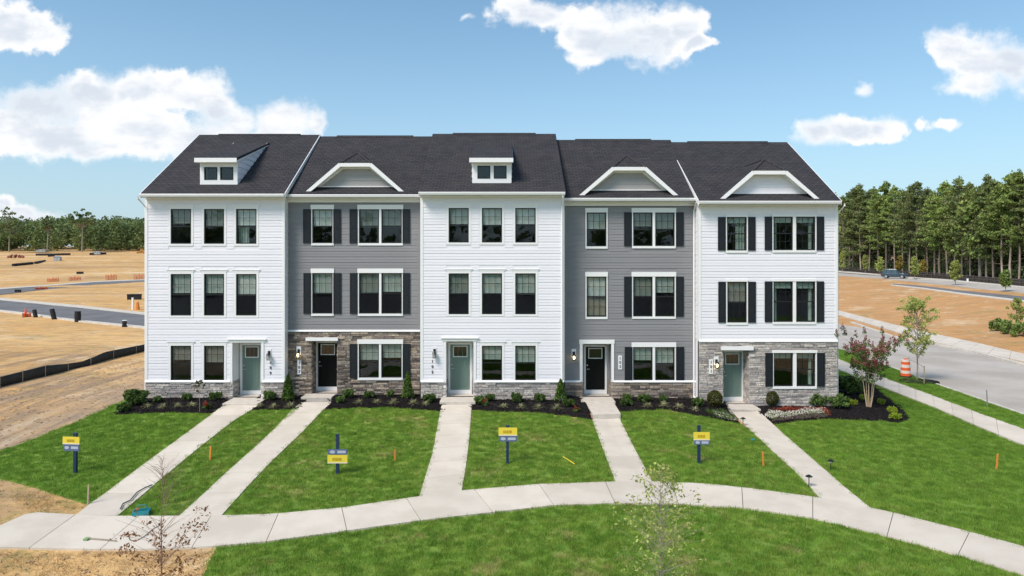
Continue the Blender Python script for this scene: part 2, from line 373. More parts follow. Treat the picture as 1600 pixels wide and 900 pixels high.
def dirt_material():
    m = bpy.data.materials.new('graded_sandy_soil'); m.use_nodes = True; t = m.node_tree; t.nodes.clear()
    pos = N(t, 'ShaderNodeNewGeometry').outputs['Position']
    sp = N(t, 'ShaderNodeSeparateXYZ', inp={0: pos}); x, y = sp.outputs[0], sp.outputs[1]
    a = NOISE(t, pos, .07, 5, .6); b = NOISE(t, pos, .6, 6, .65); f = NOISE(t, pos, 5, 6, .7)
    st = NOISE(t, VM(t, 'MULTIPLY', pos, (.10, .9, 1)), 1.0, 5, .6, .6)      # graded streaks along the blade passes
    c = MIX(t, MR(t, a, .35, .65), (.65,.375,.13), (.70,.455,.20))
    c = MIX(t, MR(t, b, .35, .7, 0, .6), c, (.46,.27,.12))
    right = MR(t, x, 18, 36)
    c = MIX(t, M(t, 'MULTIPLY', right, .7), c, (.47,.235,.098))
    c = MIX(t, MR(t, st, .48, .64, 0, .55), c, (.36,.235,.12))
    # rough trampled ground next to the lawns
    near = M(t, 'MULTIPLY', MR(t, y, 14, 3), MR(t, x, -12, -15))
    nb = MR(t, M(t, 'ADD', NOISE(t, VM(t, 'MULTIPLY', pos, (.35, .8, 1)), .8, 8, .7), M(t, 'MULTIPLY', f, .3)), .5, .82)
    c = MIX(t, M(t, 'MULTIPLY', near, M(t, 'MULTIPLY', nb, .85)), c, (.30,.235,.175))
    c = MIX(t, MR(t, f, .52, .75, 0, .5), c, (.66,.53,.35))
    c = MIX(t, MR(t, NOISE(t, pos, 2.4, 7, .75), .6, .75, 0, .45), c, (.25,.17,.09))
    tr = NOISE(t, VM(t, 'MULTIPLY', pos, (.05, .55, 1)), 1.0, 3, .5, 1.4)           # tyre ruts
    rut = MR(t, M(t, 'ABSOLUTE', M(t, 'SUBTRACT', tr, .5)), .035, .0)
    c = MIX(t, M(t, 'MULTIPLY', rut, .45), c, (.30,.19,.095))
    c = MIX(t, MR(t, NOISE(t, pos, .16, 7, .7), .54, .68, 0, .55), c, (.68,.55,.37))
    c = MIX(t, MR(t, NOISE(t, pos, .42, 9, .78, .4), .52, .62, 0, .55), c, (.38,.255,.14))
    c = MIX(t, MR(t, NOISE(t, pos, .31, 9, .78, .4), .55, .64, 0, .55), c, (.73,.61,.43))
    ny = NOISE(t, VM(t, 'MULTIPLY', pos, (1.5, .10, 1)), 1.0, 7, .68, .5)
    nearl = M(t, 'MULTIPLY', MR(t, y, 22, 14), MR(t, x, -14, -16))
    c = MIX(t, M(t, 'MULTIPLY', nearl, MR(t, ny, .47, .60, 0, .75)), c, (.27,.20,.14))
    c = MIX(t, M(t, 'MULTIPLY', nearl, MR(t, ny, .46, .36, 0, .6)), c, (.64,.52,.36))
    c = MIX(t, M(t, 'MULTIPLY', M(t, 'MULTIPLY', nearl, MR(t, x, -21.5, -17.5)), .45), c, (.36,.28,.21))
    farl = M(t, 'MULTIPLY', MR(t, y, 60, 110), MR(t, x, 0, -40))
    fn = NOISE(t, VM(t, 'MULTIPLY', pos, (.016, .085, 1)), 1.0, 7, .7, .8)
    c = MIX(t, M(t, 'MULTIPLY', farl, MR(t, fn, .50, .60, 0, .6)), c, (.33,.21,.11))
    c = MIX(t, M(t, 'MULTIPLY', farl, MR(t, fn, .46, .38, 0, .55)), c, (.70,.58,.38))
    weed = M(t, 'MULTIPLY', MR(t, NOISE(t, pos, .22, 8, .75), .54, .64), MR(t, NOISE(t, pos, 3.0, 5, .75), .42, .6, 0, .65))
    c = MIX(t, weed, c, (.22,.22,.075))
    p = N(t, 'ShaderNodeBsdfPrincipled', inp={'Base Color': c, 'Roughness': .95}); p.inputs['Specular IOR Level'].default_value = .1
    h = M(t, 'ADD', M(t, 'MULTIPLY', b, 1.2), M(t, 'ADD', M(t, 'MULTIPLY', f, .35), M(t, 'ADD', M(t, 'MULTIPLY', st, .7), M(t, 'MULTIPLY', M(t, 'MULTIPLY', nearl, ny), 2.0))))
    bp = N(t, 'ShaderNodeBump', inp={'Strength': .9, 'Distance': .16, 'Height': h}); t.links.new(bp.outputs[0], p.inputs['Normal'])
    o = N(t, 'ShaderNodeOutputMaterial'); t.links.new(p.outputs[0], o.inputs[0]); return m
dirt_m = dirt_material()
mulch_m = mat('black_mulch', (.018,.015,.015), .95, noise=.5, nscale=9, bump=1.5, bscale=22, island=.4, obj=False, spec=.15)
slab_m = mat('concrete_walk', (.61,.555,.47), .85, col2=(.54,.485,.405), nscale=.9, bump=.25, bscale=40, rand=.06, obj=False, spec=.2)
asphalt_m = mat('worn_asphalt', (.46,.425,.38), .9, col2=(.37,.335,.29), nscale=.28, bump=.3, bscale=30, obj=False, spec=.2)
asphalt_d = mat('dark_asphalt', (.15,.15,.155), .9, noise=.15, nscale=.4, bump=.3, bscale=20, obj=False, spec=.2)
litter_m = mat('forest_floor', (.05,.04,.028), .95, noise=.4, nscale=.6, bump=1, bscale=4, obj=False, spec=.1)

# ------------------------------------------------------------------ ground sheet
def ground_sheet():
    def axis(a, b, fa, fb, fine):
        xs = list(np.arange(fa, fb+1e-6, fine)); s = fine; v = fa
        lo = []
        while v > a: s = min(s*1.22, 120); v -= s; lo.append(v)
        s = fine; v = fb; hi = []
        while v < b: s = min(s*1.22, 120); v += s; hi.append(v)
        return lo[::-1] + xs + hi
    xs = axis(-2600, 2600, -34, 46, .8); ys = axis(-900, 3000, -20, 26, .8)
    V = [(x, y, g(x, y)-(.45 if -15.8 < x < 14.3 and -.9 < y < 11 else 0)) for y in ys for x in xs]; n = len(xs)
    F = [(j*n+i, j*n+i+1, (j+1)*n+i+1, (j+1)*n+i) for j in range(len(ys)-1) for i in range(n-1)]
    me = bpy.data.meshes.new('ground'); me.from_pydata(V, [], F); me.update()
    for p in me.polygons: p.use_smooth = True
    return tag(link('ground', me, dirt_m), 'bare graded sandy soil of the building site reaching to the woods', 'ground', kind='structure')
ground_sheet()

def drape_mesh(polys, zoff, skirt=.2, res=.8):
    allbm = bmesh.new()
    for poly in polys:
        bm = bmesh.new()
        vs = [bm.verts.new((x, y, 0)) for x, y in poly]
        bm.faces.new(vs); bmesh.ops.triangulate(bm, faces=bm.faces)
        xs = [p[0] for p in poly]; ys = [p[1] for p in poly]
        for ax, lo, hi in ((0, min(xs), max(xs)), (1, min(ys), max(ys))):
            k = math.ceil(lo/res)
            while k*res < hi:
                co = (k*res, 0, 0) if ax == 0 else (0, k*res, 0); no = (1, 0, 0) if ax == 0 else (0, 1, 0)
                bmesh.ops.bisect_plane(bm, geom=bm.verts[:]+bm.edges[:]+bm.faces[:], plane_co=co, plane_no=no, dist=1e-5); k += 1
        for v in bm.verts: v.co.z = g(v.co.x, v.co.y)+zoff
        for f in bm.faces:
            f.normal_update()
            if f.normal.z < 0: f.normal_flip()
        if skirt:
            be = [e for e in bm.edges if e.is_boundary]
            r = bmesh.ops.extrude_edge_only(bm, edges=be)
            for v in r['geom']:
                if isinstance(v, bmesh.types.BMVert): v.co.z -= skirt
        tmp = bpy.data.meshes.new('t'); bm.to_mesh(tmp); bm.free(); allbm.from_mesh(tmp); bpy.data.meshes.remove(tmp)
    me = bpy.data.meshes.new('sheet'); allbm.to_mesh(me); allbm.free(); return me
def drape(name, polys, zoff, m, skirt=.2, res=.8, parent=None, **kw):
    return tag(link(name, drape_mesh(polys, zoff, skirt, res), m, parent), **kw)
def GP(pts): return [G(*p) for p in pts]
def li(pts, x):                        # polyline y(x)
    for (a, p), (b, q) in zip(pts, pts[1:]):
        if x <= b or (b, q) == pts[-1]: return p+(q-p)*(x-a)/(b-a)
def along(pts, t):                     # point at fraction t of the polyline length
    L = [math.dist(a, b) for a, b in zip(pts, pts[1:])]; s = t*sum(L)
    for i, l in enumerate(L):
        if s <= l or i == len(L)-1: k = s/l; return tuple(p+(q-p)*k for p, q in zip(pts[i], pts[i+1]))
        s -= l

# pavement across the front
UP = [(-140,884),(0,824),(47,803),(119,807),(185,809),(282,809),(400,807),(435,805),(534,796),(635,781),(721,769),(780,764),(840,759),(962,755),(1019,754.5),(1100,758),(1160,764),(1280,780),(1360,796),(1397,804),(1500,830),(1600,857),(1760,905)]
LO = [(-240,860),(0,858),(125,861),(225,861),(330,857),(416,849),(542,832),(657,816),(770,803),(865,792),(960,789),(1060,790),(1161,796),(1270,812),(1385,840),(1500,871),(1600,901),(1760,955)]
joints = [(-140,-240),(0,-70),(118,46),(217,157),(330,300),(435,416),(534,542),(635,657),(741,770),(842,865),(946,961),(1050,1060),(1159,1161),(1270,1270),(1396,1386),(1515,1497),(1640,1610),(1755,1755)]
sw = empty('sidewalk', G3(780, 780), label='pale concrete sidewalk curving across the front lawns', cat='sidewalk', kind='structure')
def child_sheet(name, poly, zoff, m, parent, skirt=.15, res=.8):
    o = drape(name, [poly], zoff, m, skirt, res, parent); o.location = [-c for c in parent.location]; return o
for (a, b), (c, d) in zip(joints, joints[1:]):
    e = .55
    top = [(a+e+(c-a-2*e)*k/6) for k in range(7)]; bot = [(b+e+(d-b-2*e)*k/6) for k in range(7)]
    poly = GP([(x, li(UP, x)) for x in top] + [(x, li(LO, x)) for x in reversed(bot)])
    child_sheet('slab', poly, .055, slab_m, sw)
drape('sidewalk_joint_bed', [GP([(x, li(UP, x)+1) for x in range(-130, 1750, 40)] + [(x, li(LO, x)-1) for x in range(1750, -230, -40)])], .02, mortar, .1, label='dark soil showing in the joints of the curved sidewalk', cat='soil', kind='structure')

PATHS = [
 ([(350,634),(315,661),(225,727),(140,790),(119,807)], [(405,634),(362,661),(310,702),(240,760),(184,808)], 'path to the green door of the leftmost white townhouse'),
 ([(472,630),(457,641),(430,671),(400,699),(340,753),(280,808.5)], [(519,630),(506,641),(472,677),(427,720),(383,766),(346,808)], 'path to the black door in the brown stone front'),
 ([(690,634),(675,713),(655,778)], [(737,634),(733,690),(728,730),(721.5,769)], 'path to the green door of the middle white townhouse'),
 ([(925,655.5),(927,661),(940,697),(962,755)], [(969,655),(970,660),(990,700),(1019,754.5)], 'path to the black door of the right grey townhouse'),
 ([(1144,645),(1174,675),(1210,709),(1247,743),(1267,765),(1280,780)], [(1186,644),(1219,675),(1260,711),(1290,737),(1317,761),(1360,796)], 'path to the green door of the rightmost townhouse')]
for i, (L, Rt, txt) in enumerate(PATHS):
    ps = empty('front_path', G3(*along(L, .5)), label='straight pale concrete '+txt, cat='path', kind='structure', group='straight paths from the sidewalk to the doors')
    GL, GR = GP(L), GP(Rt); n = 7 if i != 3 else 6
    for k in range(n):
        t0, t1 = k/n+.0006, (k+1)/n-.0006
        poly = [along(GL, t0+(t1-t0)*j/4) for j in range(5)] + [along(GR, t1-(t1-t0)*j/4) for j in range(5)]
        child_sheet('slab', poly, .05, slab_m, ps, .12)

# mulch beds
beds = {
 'leftmost': ([(180,649),(190,640),(208,632),(228,617),(240,612),(352,612),(352,634),(330,646),(300,646),(250,645),(215,647)], 'dark mulch bed under the windows of the leftmost white townhouse'),
 'narrow': ([(406,612),(480,610),(476,630),(464,640),(420,641),(392,641),(405,632)], 'small dark mulch bed between the two left doorsteps'),
 'brown': ([(515,612),(700,612),(690,634),(690,643),(650,640),(610,637),(558,638),(511,640),(518,630)], 'dark mulch bed below the brown stone front'),
 'middle': ([(737,613),(915,608),(920,640),(924,657),(880,650),(840,645),(784,644),(738,641)], 'dark mulch bed along the middle white townhouse'),
 'grey': ([(955,610),(1100,610),(1130,622),(1138,642),(1146,652),(1157,663),(1116,655),(1080,648),(1040,640),(988,643),(966,644),(961,634)], 'dark mulch bed along the right grey townhouse'),
 'corner': ([(1180,620),(1300,612),(1306,590),(1330,588),(1365,604),(1390,626),(1410,642),(1420,656),(1404,661),(1340,657),(1296,655),(1240,659),(1209,664),(1186,645)], 'wide dark mulch bed wrapping the right corner of the row')}
bedpolys = []
for k, (p, lab) in beds.items():
    gp = GP(p); bedpolys.append(gp); drape('mulch_bed', [gp], .045, mulch_m, .5, .5, label=lab, cat='mulch bed', kind='structure', group='dark mulch beds in front of the houses')

# lawns
upto = lambda a, b: [(x, li(UP, x)+1.2) for x in np.linspace(a, b, 9)]
def rev(p): return list(reversed(p))
P = PATHS
lawn_px = [
 [(-260,745),(-150,742),(0,706),(60,684),(130,655),(200,624),(226,611),(229,618),(208,633),(190,641),(181,650),(215,648),(250,646),(300,647),(331,647)] + P[0][0][:-1] + [(60,764),(0,748),(-150,748)],
 [(392,642),(420,642),(464,641)] + P[1][0] + rev(P[0][1])[:-1],
 [(511,641),(558,639),(610,638),(650,641),(689,644)] + P[2][0][1:] + upto(650, 352) + rev(P[1][1])[:-1],
 [(738,642),(784,645),(840,646),(880,651),(925,658)] + P[3][0] + upto(955, 724) + rev(P[2][1])[:-1],
 [(966,645),(988,644),(1040,641),(1080,649),(1116,656),(1158,664)] + P[4][0][1:] + upto(1274, 1022) + rev(P[3][1]),
 [(1210,665),(1240,660),(1296,656),(1340,658),(1404,662),(1421,656),(1411,642),(1391,626),(1366,604),(1330,587),(1306,589),(1290,583),(1290,570),(1308,578),(1384,609),(1460,639),(1530,669),(1600,699),(1720,750),(1800,790)] + upto(1758, 1364) + rev(P[4][1])[1:-3] + [(1219,675)],
 [(338,857),(416,849.5),(542,832.5),(657,816.5),(770,803.5),(865,792.5),(960,789.5),(1060,790.5),(1161,796.5),(1270,812.5),(1385,840.5),(1500,871.5),(1600,901.5),(1700,933),(1900,1100),(260,1100),(318,900)],
]
lawn_lab = ['left end lawn sloping away from the leftmost townhouse','narrow lawn strip between the two leftmost paths','lawn in front of the brown stone townhouse','lawn in front of the middle white townhouse','lawn in front of the right grey townhouse','large corner lawn at the right end of the row','foreground lawn on the near side of the sidewalk']
lawn_polys = [GP(p) for p in lawn_px]
for p, l in zip(lawn_polys, lawn_lab):
    drape('lawn', [p], .02, lawn_m, .1, .8, label='green '+l, cat='lawn', kind='structure')

# side street and its pavement, right
nsU = [G(1600,674), G(1530,649), G(1450,618), G(1390,596), G(1308,562)]; nsL = [G(1600,699), G(1530,670), G(1460,639), G(1384,609), G(1308,578)]
def extend(p, a, b):
    (x0,y0),(x1,y1) = p[0], p[1]; (x2,y2),(x3,y3) = p[-1], p[-2]
    f = lambda A, B, L: (A[0]+(A[0]-B[0])/math.dist(A,B)*L, A[1]+(A[1]-B[1])/math.dist(A,B)*L)
    return [f(p[0], p[1], a)] + p + [f(p[-1], p[-2], b)]
nsU, nsL = extend(nsU, 7, 60), extend(nsL, 7, 60)
ss_ = empty('side_sidewalk', (*nsU[2], g(*nsU[2])), label='pale concrete sidewalk running back beside the right corner lawn', cat='sidewalk', kind='structure')
n = 50
for k in range(n):
    t0, t1 = k/n+.00012, (k+1)/n-.00012
    child_sheet('slab', [along(nsU, t0), along(nsU, t1), along(nsL, t1), along(nsL, t0)], .1, slab_m, ss_, .2, 1.6)
kn = extend([G(1600,650), G(1560,636), G(1512,619), G(1452,598), G(1400,578), G(1350,560)], 8, 60)
kf = extend([G(1600,573), G(1520,551), G(1440,536), G(1392,527), G(1352,513)], 12, 6)
kf2 = kf[:-1] + [(kf[-2][0]-1.5, kf[-2][1]+8), (kf[-2][0]-3, kf[-2][1]+60)]
drape('street', [kn + rev(kf2)], .012, asphalt_m, .1, 2.5, label='worn pale grey asphalt side street right of the row', cat='street', kind='structure')
off = lambda pts, d: [(x+d, y) for x, y in pts]
def kerb(pts, w, lab, m=dirt_kerb, h=.13, name='kerb'):
    drape(name, [pts + rev(off(pts, w))], h, m, .3, 2.5, label=lab, cat='kerb', kind='structure')
kerb(kn, -.18, 'pale concrete kerb on the near side of the side street')
kerb(kf, .35, 'pale concrete kerb on the far side of the side street')
strip = nsU + rev(off(kn, -.2))
strip_w = drape('verge', [strip], .1, lawn_m, .1, 1.2, label='grass verge between the side sidewalk and the street', cat='verge', kind='structure')
fsU = extend([G(1600,555), G(1530,538), G(1460,523), G(1420,514), G(1368,501), G(1310,486)], 10, 30)
fsL = extend([G(1600,567), G(1530,552), G(1480,541), G(1424,527), G(1364,509), G(1310,493)], 10, 30)
fs = empty('far_sidewalk', (*fsU[2], g(*fsU[2])), label='pale concrete sidewalk on the far side of the side street', cat='sidewalk', kind='structure')
for k in range(34):
    t0, t1 = k/34+.0002, (k+1)/34-.0002
    child_sheet('slab', [along(fsU, t0), along(fsU, t1), along(fsL, t1), along(fsL, t0)], .1, slab_m, fs, .2, 3)
# far roads
drape('far_road', [GP([(1290,430.5),(1310,431),(1380,436),(1480,446),(1540,453),(1600,458),(1800,476),(1800,464),(1600,451.5),(1480,440),(1420,436),(1380,432),(1310,426),(1290,425)])], .06, asphalt_m, .2, 6, label='grey road along the edge of the pine wood', cat='road', kind='structure')
drape('far_kerb', [GP([(1290,425),(1310,426),(1380,432),(1420,436),(1480,440),(1600,451.5),(1800,464),(1800,462),(1600,449.5),(1480,438),(1420,434),(1380,430),(1310,424),(1290,423)])], .2, dirt_kerb, .4, 6, label='pale kerb at the foot of the pine wood', cat='kerb', kind='structure')
drape('gravel_track', [GP([(1392,445),(1440,450),(1500,458),(1600,470),(1800,494),(1800,486),(1600,464),(1500,454),(1440,447),(1395,443.5)])], .05, asphalt_d, .2, 5, label='narrow grey track below the road at the wood', cat='track', kind='structure')
drape('track_kerb', [GP([(1392,445),(1440,450),(1500,458),(1600,470),(1800,494),(1800,497),(1600,472.5),(1500,460),(1440,451.5),(1392,446)])], .08, dirt_kerb, .2, 5, label='pale gravel edge along the narrow grey track', cat='kerb', kind='structure')
drape('site_road', [GP([(-200,458),(0,469),(37,472.5),(120,480.5),(225,492),(330,503),(330,524),(225,511.5),(120,501),(45,490.5),(0,485.5),(-200,474)])], .05, asphalt_d, .2, 5, label='dark asphalt site road crossing the bare ground on the left', cat='road', kind='structure')
for a, b, l in (([(-200,455),(0,466.5),(37,470),(120,478),(225,489.5),(330,500)], 3, 'pale kerb on the far side of the dark site road'), ([(-200,474),(0,485.5),(45,490.5),(120,501),(225,511.5),(330,524)], 2, 'pale kerb on the near side of the dark site road')):
    drape('site_kerb', [GP(a + [(x, y+b) for x, y in rev(a)])], .14, dirt_kerb, .3, 5, label=l, cat='kerb', kind='structure')
drape('upper_site_road', [GP([(-200,474),(0,461),(75,452),(150,445),(225,440.5),(300,438),(300,436),(225,438.5),(150,441.5),(75,447.5),(0,453),(-200,464)])], .06, asphalt_d, .2, 6, label='thin asphalt road higher up the bare slope on the left', cat='road', kind='structure')
drape('upper_site_kerb', [GP([(-200,464),(0,453),(75,447.5),(150,441.5),(225,438.5),(300,436),(300,435),(225,437.4),(150,440.2),(75,446),(0,451),(-200,461)])], .16, dirt_kerb, .3, 6, label='pale kerb above the thin upper site road', cat='kerb', kind='structure')

# ------------------------------------------------------------------ scattered ground cover (geometry nodes, real geometry)
def blades_tuft(name, n, rad, h, w, m, lean=.5):
    V = []; F = []
    for _ in range(n):
        a = rnd.uniform(0, 6.283); r = rad*math.sqrt(rnd.random()); x, y = r*math.cos(a), r*math.sin(a)
        hh = h*rnd.uniform(.5, 1.15); b = rnd.uniform(0, 6.283); dx, dy = math.cos(b)*w/2, math.sin(b)*w/2
        la = rnd.uniform(0, 6.283); lx, ly = math.cos(la)*hh*lean*rnd.random(), math.sin(la)*hh*lean*rnd.random()
        k = len(V); V += [(x-dx, y-dy, -.01), (x+dx, y+dy, -.01), (x+lx+dx*.2, y+ly+dy*.2, hh), (x+lx-dx*.2, y+ly-dy*.2, hh)]; F.append((k, k+1, k+2, k+3))
    me = bpy.data.meshes.new(name); me.from_pydata(V, [], F); me.materials.append(m); return bpy.data.objects.new(name, me)
def chip(name, sx, sy, sz, m, n=9, spread=.12):
    mb = MB()
    for _ in range(n):
        x, y = rnd.uniform(-spread, spread), rnd.uniform(-spread, spread); a = rnd.uniform(0, 3.14); c, s = math.cos(a), math.sin(a)
        tlt = rnd.uniform(-.5, .5); L = sx*rnd.uniform(.5, 1.2); W_ = sy*rnd.uniform(.6, 1.2)
        pts = []
        for (u, v_, z) in ((-1,-1,0),(1,-1,0),(1,1,0),(-1,1,0),(-.8,-.8,1),(.8,-.8,1),(.8,.8,1),(-.8,.8,1)):
            px, py = u*L/2, v_*W_/2; pts.append((x+px*c-py*s, y+px*s+py*c, z*sz + px*tlt*.4 + .002))
        mb.add(pts, [(4,5,6,7),(0,1,5,4),(1,2,6,5),(2,3,7,6),(3,0,4,7)])
    me = mb.mesh(name); me.materials.append(m); return bpy.data.objects.new(name, me)
def scatter(name, polys, zoff, density, inst, smin, smax, seed, lab, cat):
    o = tag(link(name, drape_mesh(polys, zoff, 0, .8), None), lab, cat, kind='stuff')
    ng = bpy.data.node_groups.new(name, 'GeometryNodeTree')
    ng.interface.new_socket('Geometry', in_out='INPUT', socket_type='NodeSocketGeometry'); ng.interface.new_socket('Geometry', in_out='OUTPUT', socket_type='NodeSocketGeometry')
    gi = ng.nodes.new('NodeGroupInput'); go = ng.nodes.new('NodeGroupOutput')
    dp = ng.nodes.new('GeometryNodeDistributePointsOnFaces'); dp.inputs['Density'].default_value = density; dp.inputs['Seed'].default_value = seed
    ip = ng.nodes.new('GeometryNodeInstanceOnPoints'); oi = ng.nodes.new('GeometryNodeObjectInfo'); oi.inputs[0].default_value = inst
    rv = ng.nodes.new('FunctionNodeRandomValue'); rv.data_type = 'FLOAT_VECTOR'; rv.inputs[0].default_value = (-.12, -.12, 0); rv.inputs[1].default_value = (.12, .12, 6.283)
    rs = ng.nodes.new('FunctionNodeRandomValue'); rs.data_type = 'FLOAT'; rs.inputs[2].default_value = smin; rs.inputs[3].default_value = smax
    ng.links.new(gi.outputs[0], dp.inputs[0]); ng.links.new(dp.outputs[0], ip.inputs['Points']); ng.links.new(oi.outputs['Geometry'], ip.inputs['Instance'])
    ng.links.new(rv.outputs[0], ip.inputs['Rotation']); ng.links.new(rs.outputs[1], ip.inputs['Scale']); ng.links.new(ip.outputs[0], go.inputs[0])
    md = o.modifiers.new('scatter', 'NODES'); md.node_group = ng; return o
tuft = blades_tuft('grass_tuft', 34, .13, .05, .010, blade_m)
scatter('lawn_grass', lawn_polys, .03, 75, tuft, .7, 1.35, 3, 'mown green grass blades covering the lawns', 'grass')
scatter('verge_grass', [strip], .11, 60, tuft, .7, 1.3, 4, 'mown grass blades on the street verge', 'grass')
mchip = chip('mulch_chip', .06, .02, .015, mulch_m)
scatter('mulch_chips', bedpolys, .05, 45, mchip, .7, 1.5, 5, 'shredded black bark mulch in the planting beds', 'mulch')
clod_m = mat('soil_clod', (.38,.27,.16), .95, island=.4, noise=.2)
mclod = chip('soil_clod', .07, .05, .03, clod_m, 6, .3)
scatter('soil_clods', [GP([(-60,760),(-60,712),(0,710),(60,688),(130,659),(200,628),(222,612),(225,556),(100,592),(0,612),(-60,620)]), GP([(-60,752),(0,752),(60,768),(136,792),(115,806),(47,801),(0,820),(-60,845)]), GP([(-60,865),(330,863),(310,900),(300,980),(-60,980)])], .0, 5, mclod, .2, .8, 8, 'loose clods and pebbles on the bare soil by the lawns', 'soil clods')
straw_m = mat('dry_straw', (.42,.29,.13), .9, island=.35)
tstraw = blades_tuft('straw_tuft', 26, .2, .05, .012, straw_m, 2.5)
scatter('dry_straw_cover', [GP([(-60,866),(335,862),(318,900),(280,1000),(-60,1000)]), GP([(20,762),(60,770),(130,794),(60,800),(40,795)])], .0, 26, tstraw, .7, 1.4, 9, 'dry straw and dead grass on the soil in front of the sidewalk', 'straw')

# ------------------------------------------------------------------ townhouses
UNITS = [   # front wall distance, wall px left/right, roof px left/right at eave, eave row, ridge row
 dict(D=30.8, x=(227.5,444.5), rx=(219.5,444.5), eave=302, ridge=210.5, sid=white_siding, stone=stone_grey, stop=596, door=(379,408,539,610), op=(363.5,408.5,535), dm=green_door),
 dict(D=31.3, x=(445.5,656.5), rx=(445.5,656.5), eave=303, ridge=213, sid=grey_siding, stone=stone_brown, stop=517, door=(497,527.5,535.5,604), op=(487,527.5,532), dm=black_door),
 dict(D=30.5, x=(657.5,881), rx=(654,883), eave=299, ridge=209, sid=white_siding, stone=stone_grey, stop=596, door=(703.5,734.5,538,609), op=(697,740,533), dm=green_door),
 dict(D=31.4, x=(882,1088), rx=(881.5,1091), eave=308.5, ridge=218.5, sid=grey_siding, stone=stone_brown, stop=596, door=(915,945,541.5,609), op=(910,955,537), dm=black_door),
 dict(D=30.8, x=(1092,1308), rx=(1092,1314), eave=313, ridge=222, sid=white_siding, stone=stone_grey, stop=533, door=(1129,1158.5,550,620), op=(1129,1170,547), dm=green_door)]
# windows: (x0,x1) panes, y0,y1, blind kind per pane
A3 = [(267,299),(319,350.5),(369,401)]; C3 = [(701,732.5),(753,784.5),(805,837)]
def win(xs, y0, y1, style, blinds, shutters=None): return dict(xs=xs, y0=y0, y1=y1, style=style, blinds=blinds, sh=shutters)
UNITS[0]['win'] = [win([A3[0]],326.5,381,'flush',['d']), win([A3[1]],326.5,381,'flush',['d']), win([A3[2]],326.5,381,'flush',['lp']),
  win([A3[0]],428,493,'flush',['m']), win([A3[1]],428,493,'flush',['m']), win([A3[2]],428,493,'flush',['l']), win([A3[0]],540,594,'flush',['w']), win([A3[1]],540,594,'flush',['w'])]
d2 = [(561,592.5),(596,628)]
UNITS[1]['win'] = [win([(488,520)],327,380,'white',['l'],[(474,486.5),(521,533)]), win(d2,327,380,'white',['d','d'],[(546.5,559),(629,641)]),
  win([(488,520)],426.5,490,'white',['m'],[(474.5,486.5),(521,533.5)]), win(d2,426.5,490,'white',['d','m'],[(547,559),(629.5,641)]), win(d2,537,590,'white',['m','m'],[(547,559),(629.5,641.5)])]
UNITS[2]['win'] = [win([C3[0]],325,379,'flush',['m']), win([C3[1]],325,379,'flush',['l']), win([C3[2]],325,379,'flush',['l']),
  win([C3[0]],427,491,'flush',['d']), win([C3[1]],427,491,'flush',['m']), win([C3[2]],427,491,'flush',['m']), win([C3[1]],540,594,'flush',['m']), win([C3[2]],540,594,'flush',['m'])]
d4 = [(989,1019.5),(1023.5,1054)]
UNITS[3]['win'] = [win([(916.5,947.5)],332,385,'white',['m']), win(d4,332,384.5,'white',['d','d'],[(975,987),(1056,1068)]),
  win([(916.5,947.5)],432,495,'white',['lf']), win(d4,432,494.5,'white',['d','m'],[(975,987),(1056,1068)]), win(d4,542,594,'white',['m','m'],[(976,988),(1057,1068.5)])]
d5 = [(1208,1238.5),(1243.5,1273.5)]
UNITS[4]['win'] = [win([(1135.5,1166.5)],339,391.5,'plain',['vr'],[(1121.5,1133.5),(1168.5,1180)]), win(d5,338.5,391,'plain',['vl','vr'],[(1194.5,1206),(1275.5,1287)]),
  win([(1136,1166.5)],440,504,'plain',['wf'],[(1122,1133.5),(1168.5,1180.5)]), win(d5,439.5,503,'plain',['vl','vr'],[(1194.5,1206.5),(1275.5,1287)]), win(d5,551,603.5,'white',['v','vr'],[(1195,1206.5),(1275.5,1287.5)])]
LABELS = ['leftmost white townhouse with shed dormer, green door and low grey stone base, number 109',
 'grey townhouse with brown stone ground floor, black door and shutters, number 107',
 'middle white townhouse with boxy twin window dormer and green door, number 105',
 'right grey townhouse with white framed black door and low brown stone base, number 103',
 'rightmost white townhouse with dark shutters over a grey stone ground floor, number 101']
RIDGE_D = 36.2
EXPO = .25
def subtract(iv, holes):
    out = [iv]
    for a, b in holes:
        nx = []
        for p, q in out:
            if b <= p or a >= q: nx.append((p, q)); continue
            if a > p: nx.append((p, a))
            if b < q: nx.append((b, q))
        out = nx
    return out
def board_mesh(m):     # one clapboard course, unit length, top tucked in, butt edge proud
    me = bpy.data.meshes.new('siding_board')
    h = EXPO
    P_ = [(0,0),(-.018,0),(-.009,h*.485),(-.016,h*.5),(-.002,h*.995),(0,h*.995)]      # double course panel
    V = [(x, y, z) for x in (0, 1) for y, z in P_]
    F = [(i, i+1, i+7, i+6) for i in range(5)] + [(0,1,2,3,4,5),(11,10,9,8,7,6)]
    me.from_pydata(V, [], F); me.materials.append(m); return me
def stone_mesh(m, seed):
    r = random.Random(seed); j = lambda a: a+r.uniform(-.03, .03)
    me = bpy.data.meshes.new('stone')
    V = [(0,0,0),(1,0,0),(1,0,1),(0,0,1),(0,-.75,0),(1,-.75,0),(1,-.75,1),(0,-.75,1),
         (j(.05),-1-r.uniform(-.15,.15),j(.14)),(j(.95),-1-r.uniform(-.2,.15),j(.14)),(j(.95),-1-r.uniform(-.15,.15),j(.86)),(j(.05),-1-r.uniform(-.15,.2),j(.86))]
    F = [(0,1,5,4),(1,2,6,5),(2,3,7,6),(3,0,4,7),(4,5,9,8),(5,6,10,9),(6,7,11,10),(7,4,8,11),(8,9,10,11)]
    me.from_pydata(V, [], F); me.materials.append(m); return me
STM = {id(m): [stone_mesh(m, s) for s in range(5)] for m in (stone_brown, stone_grey)}
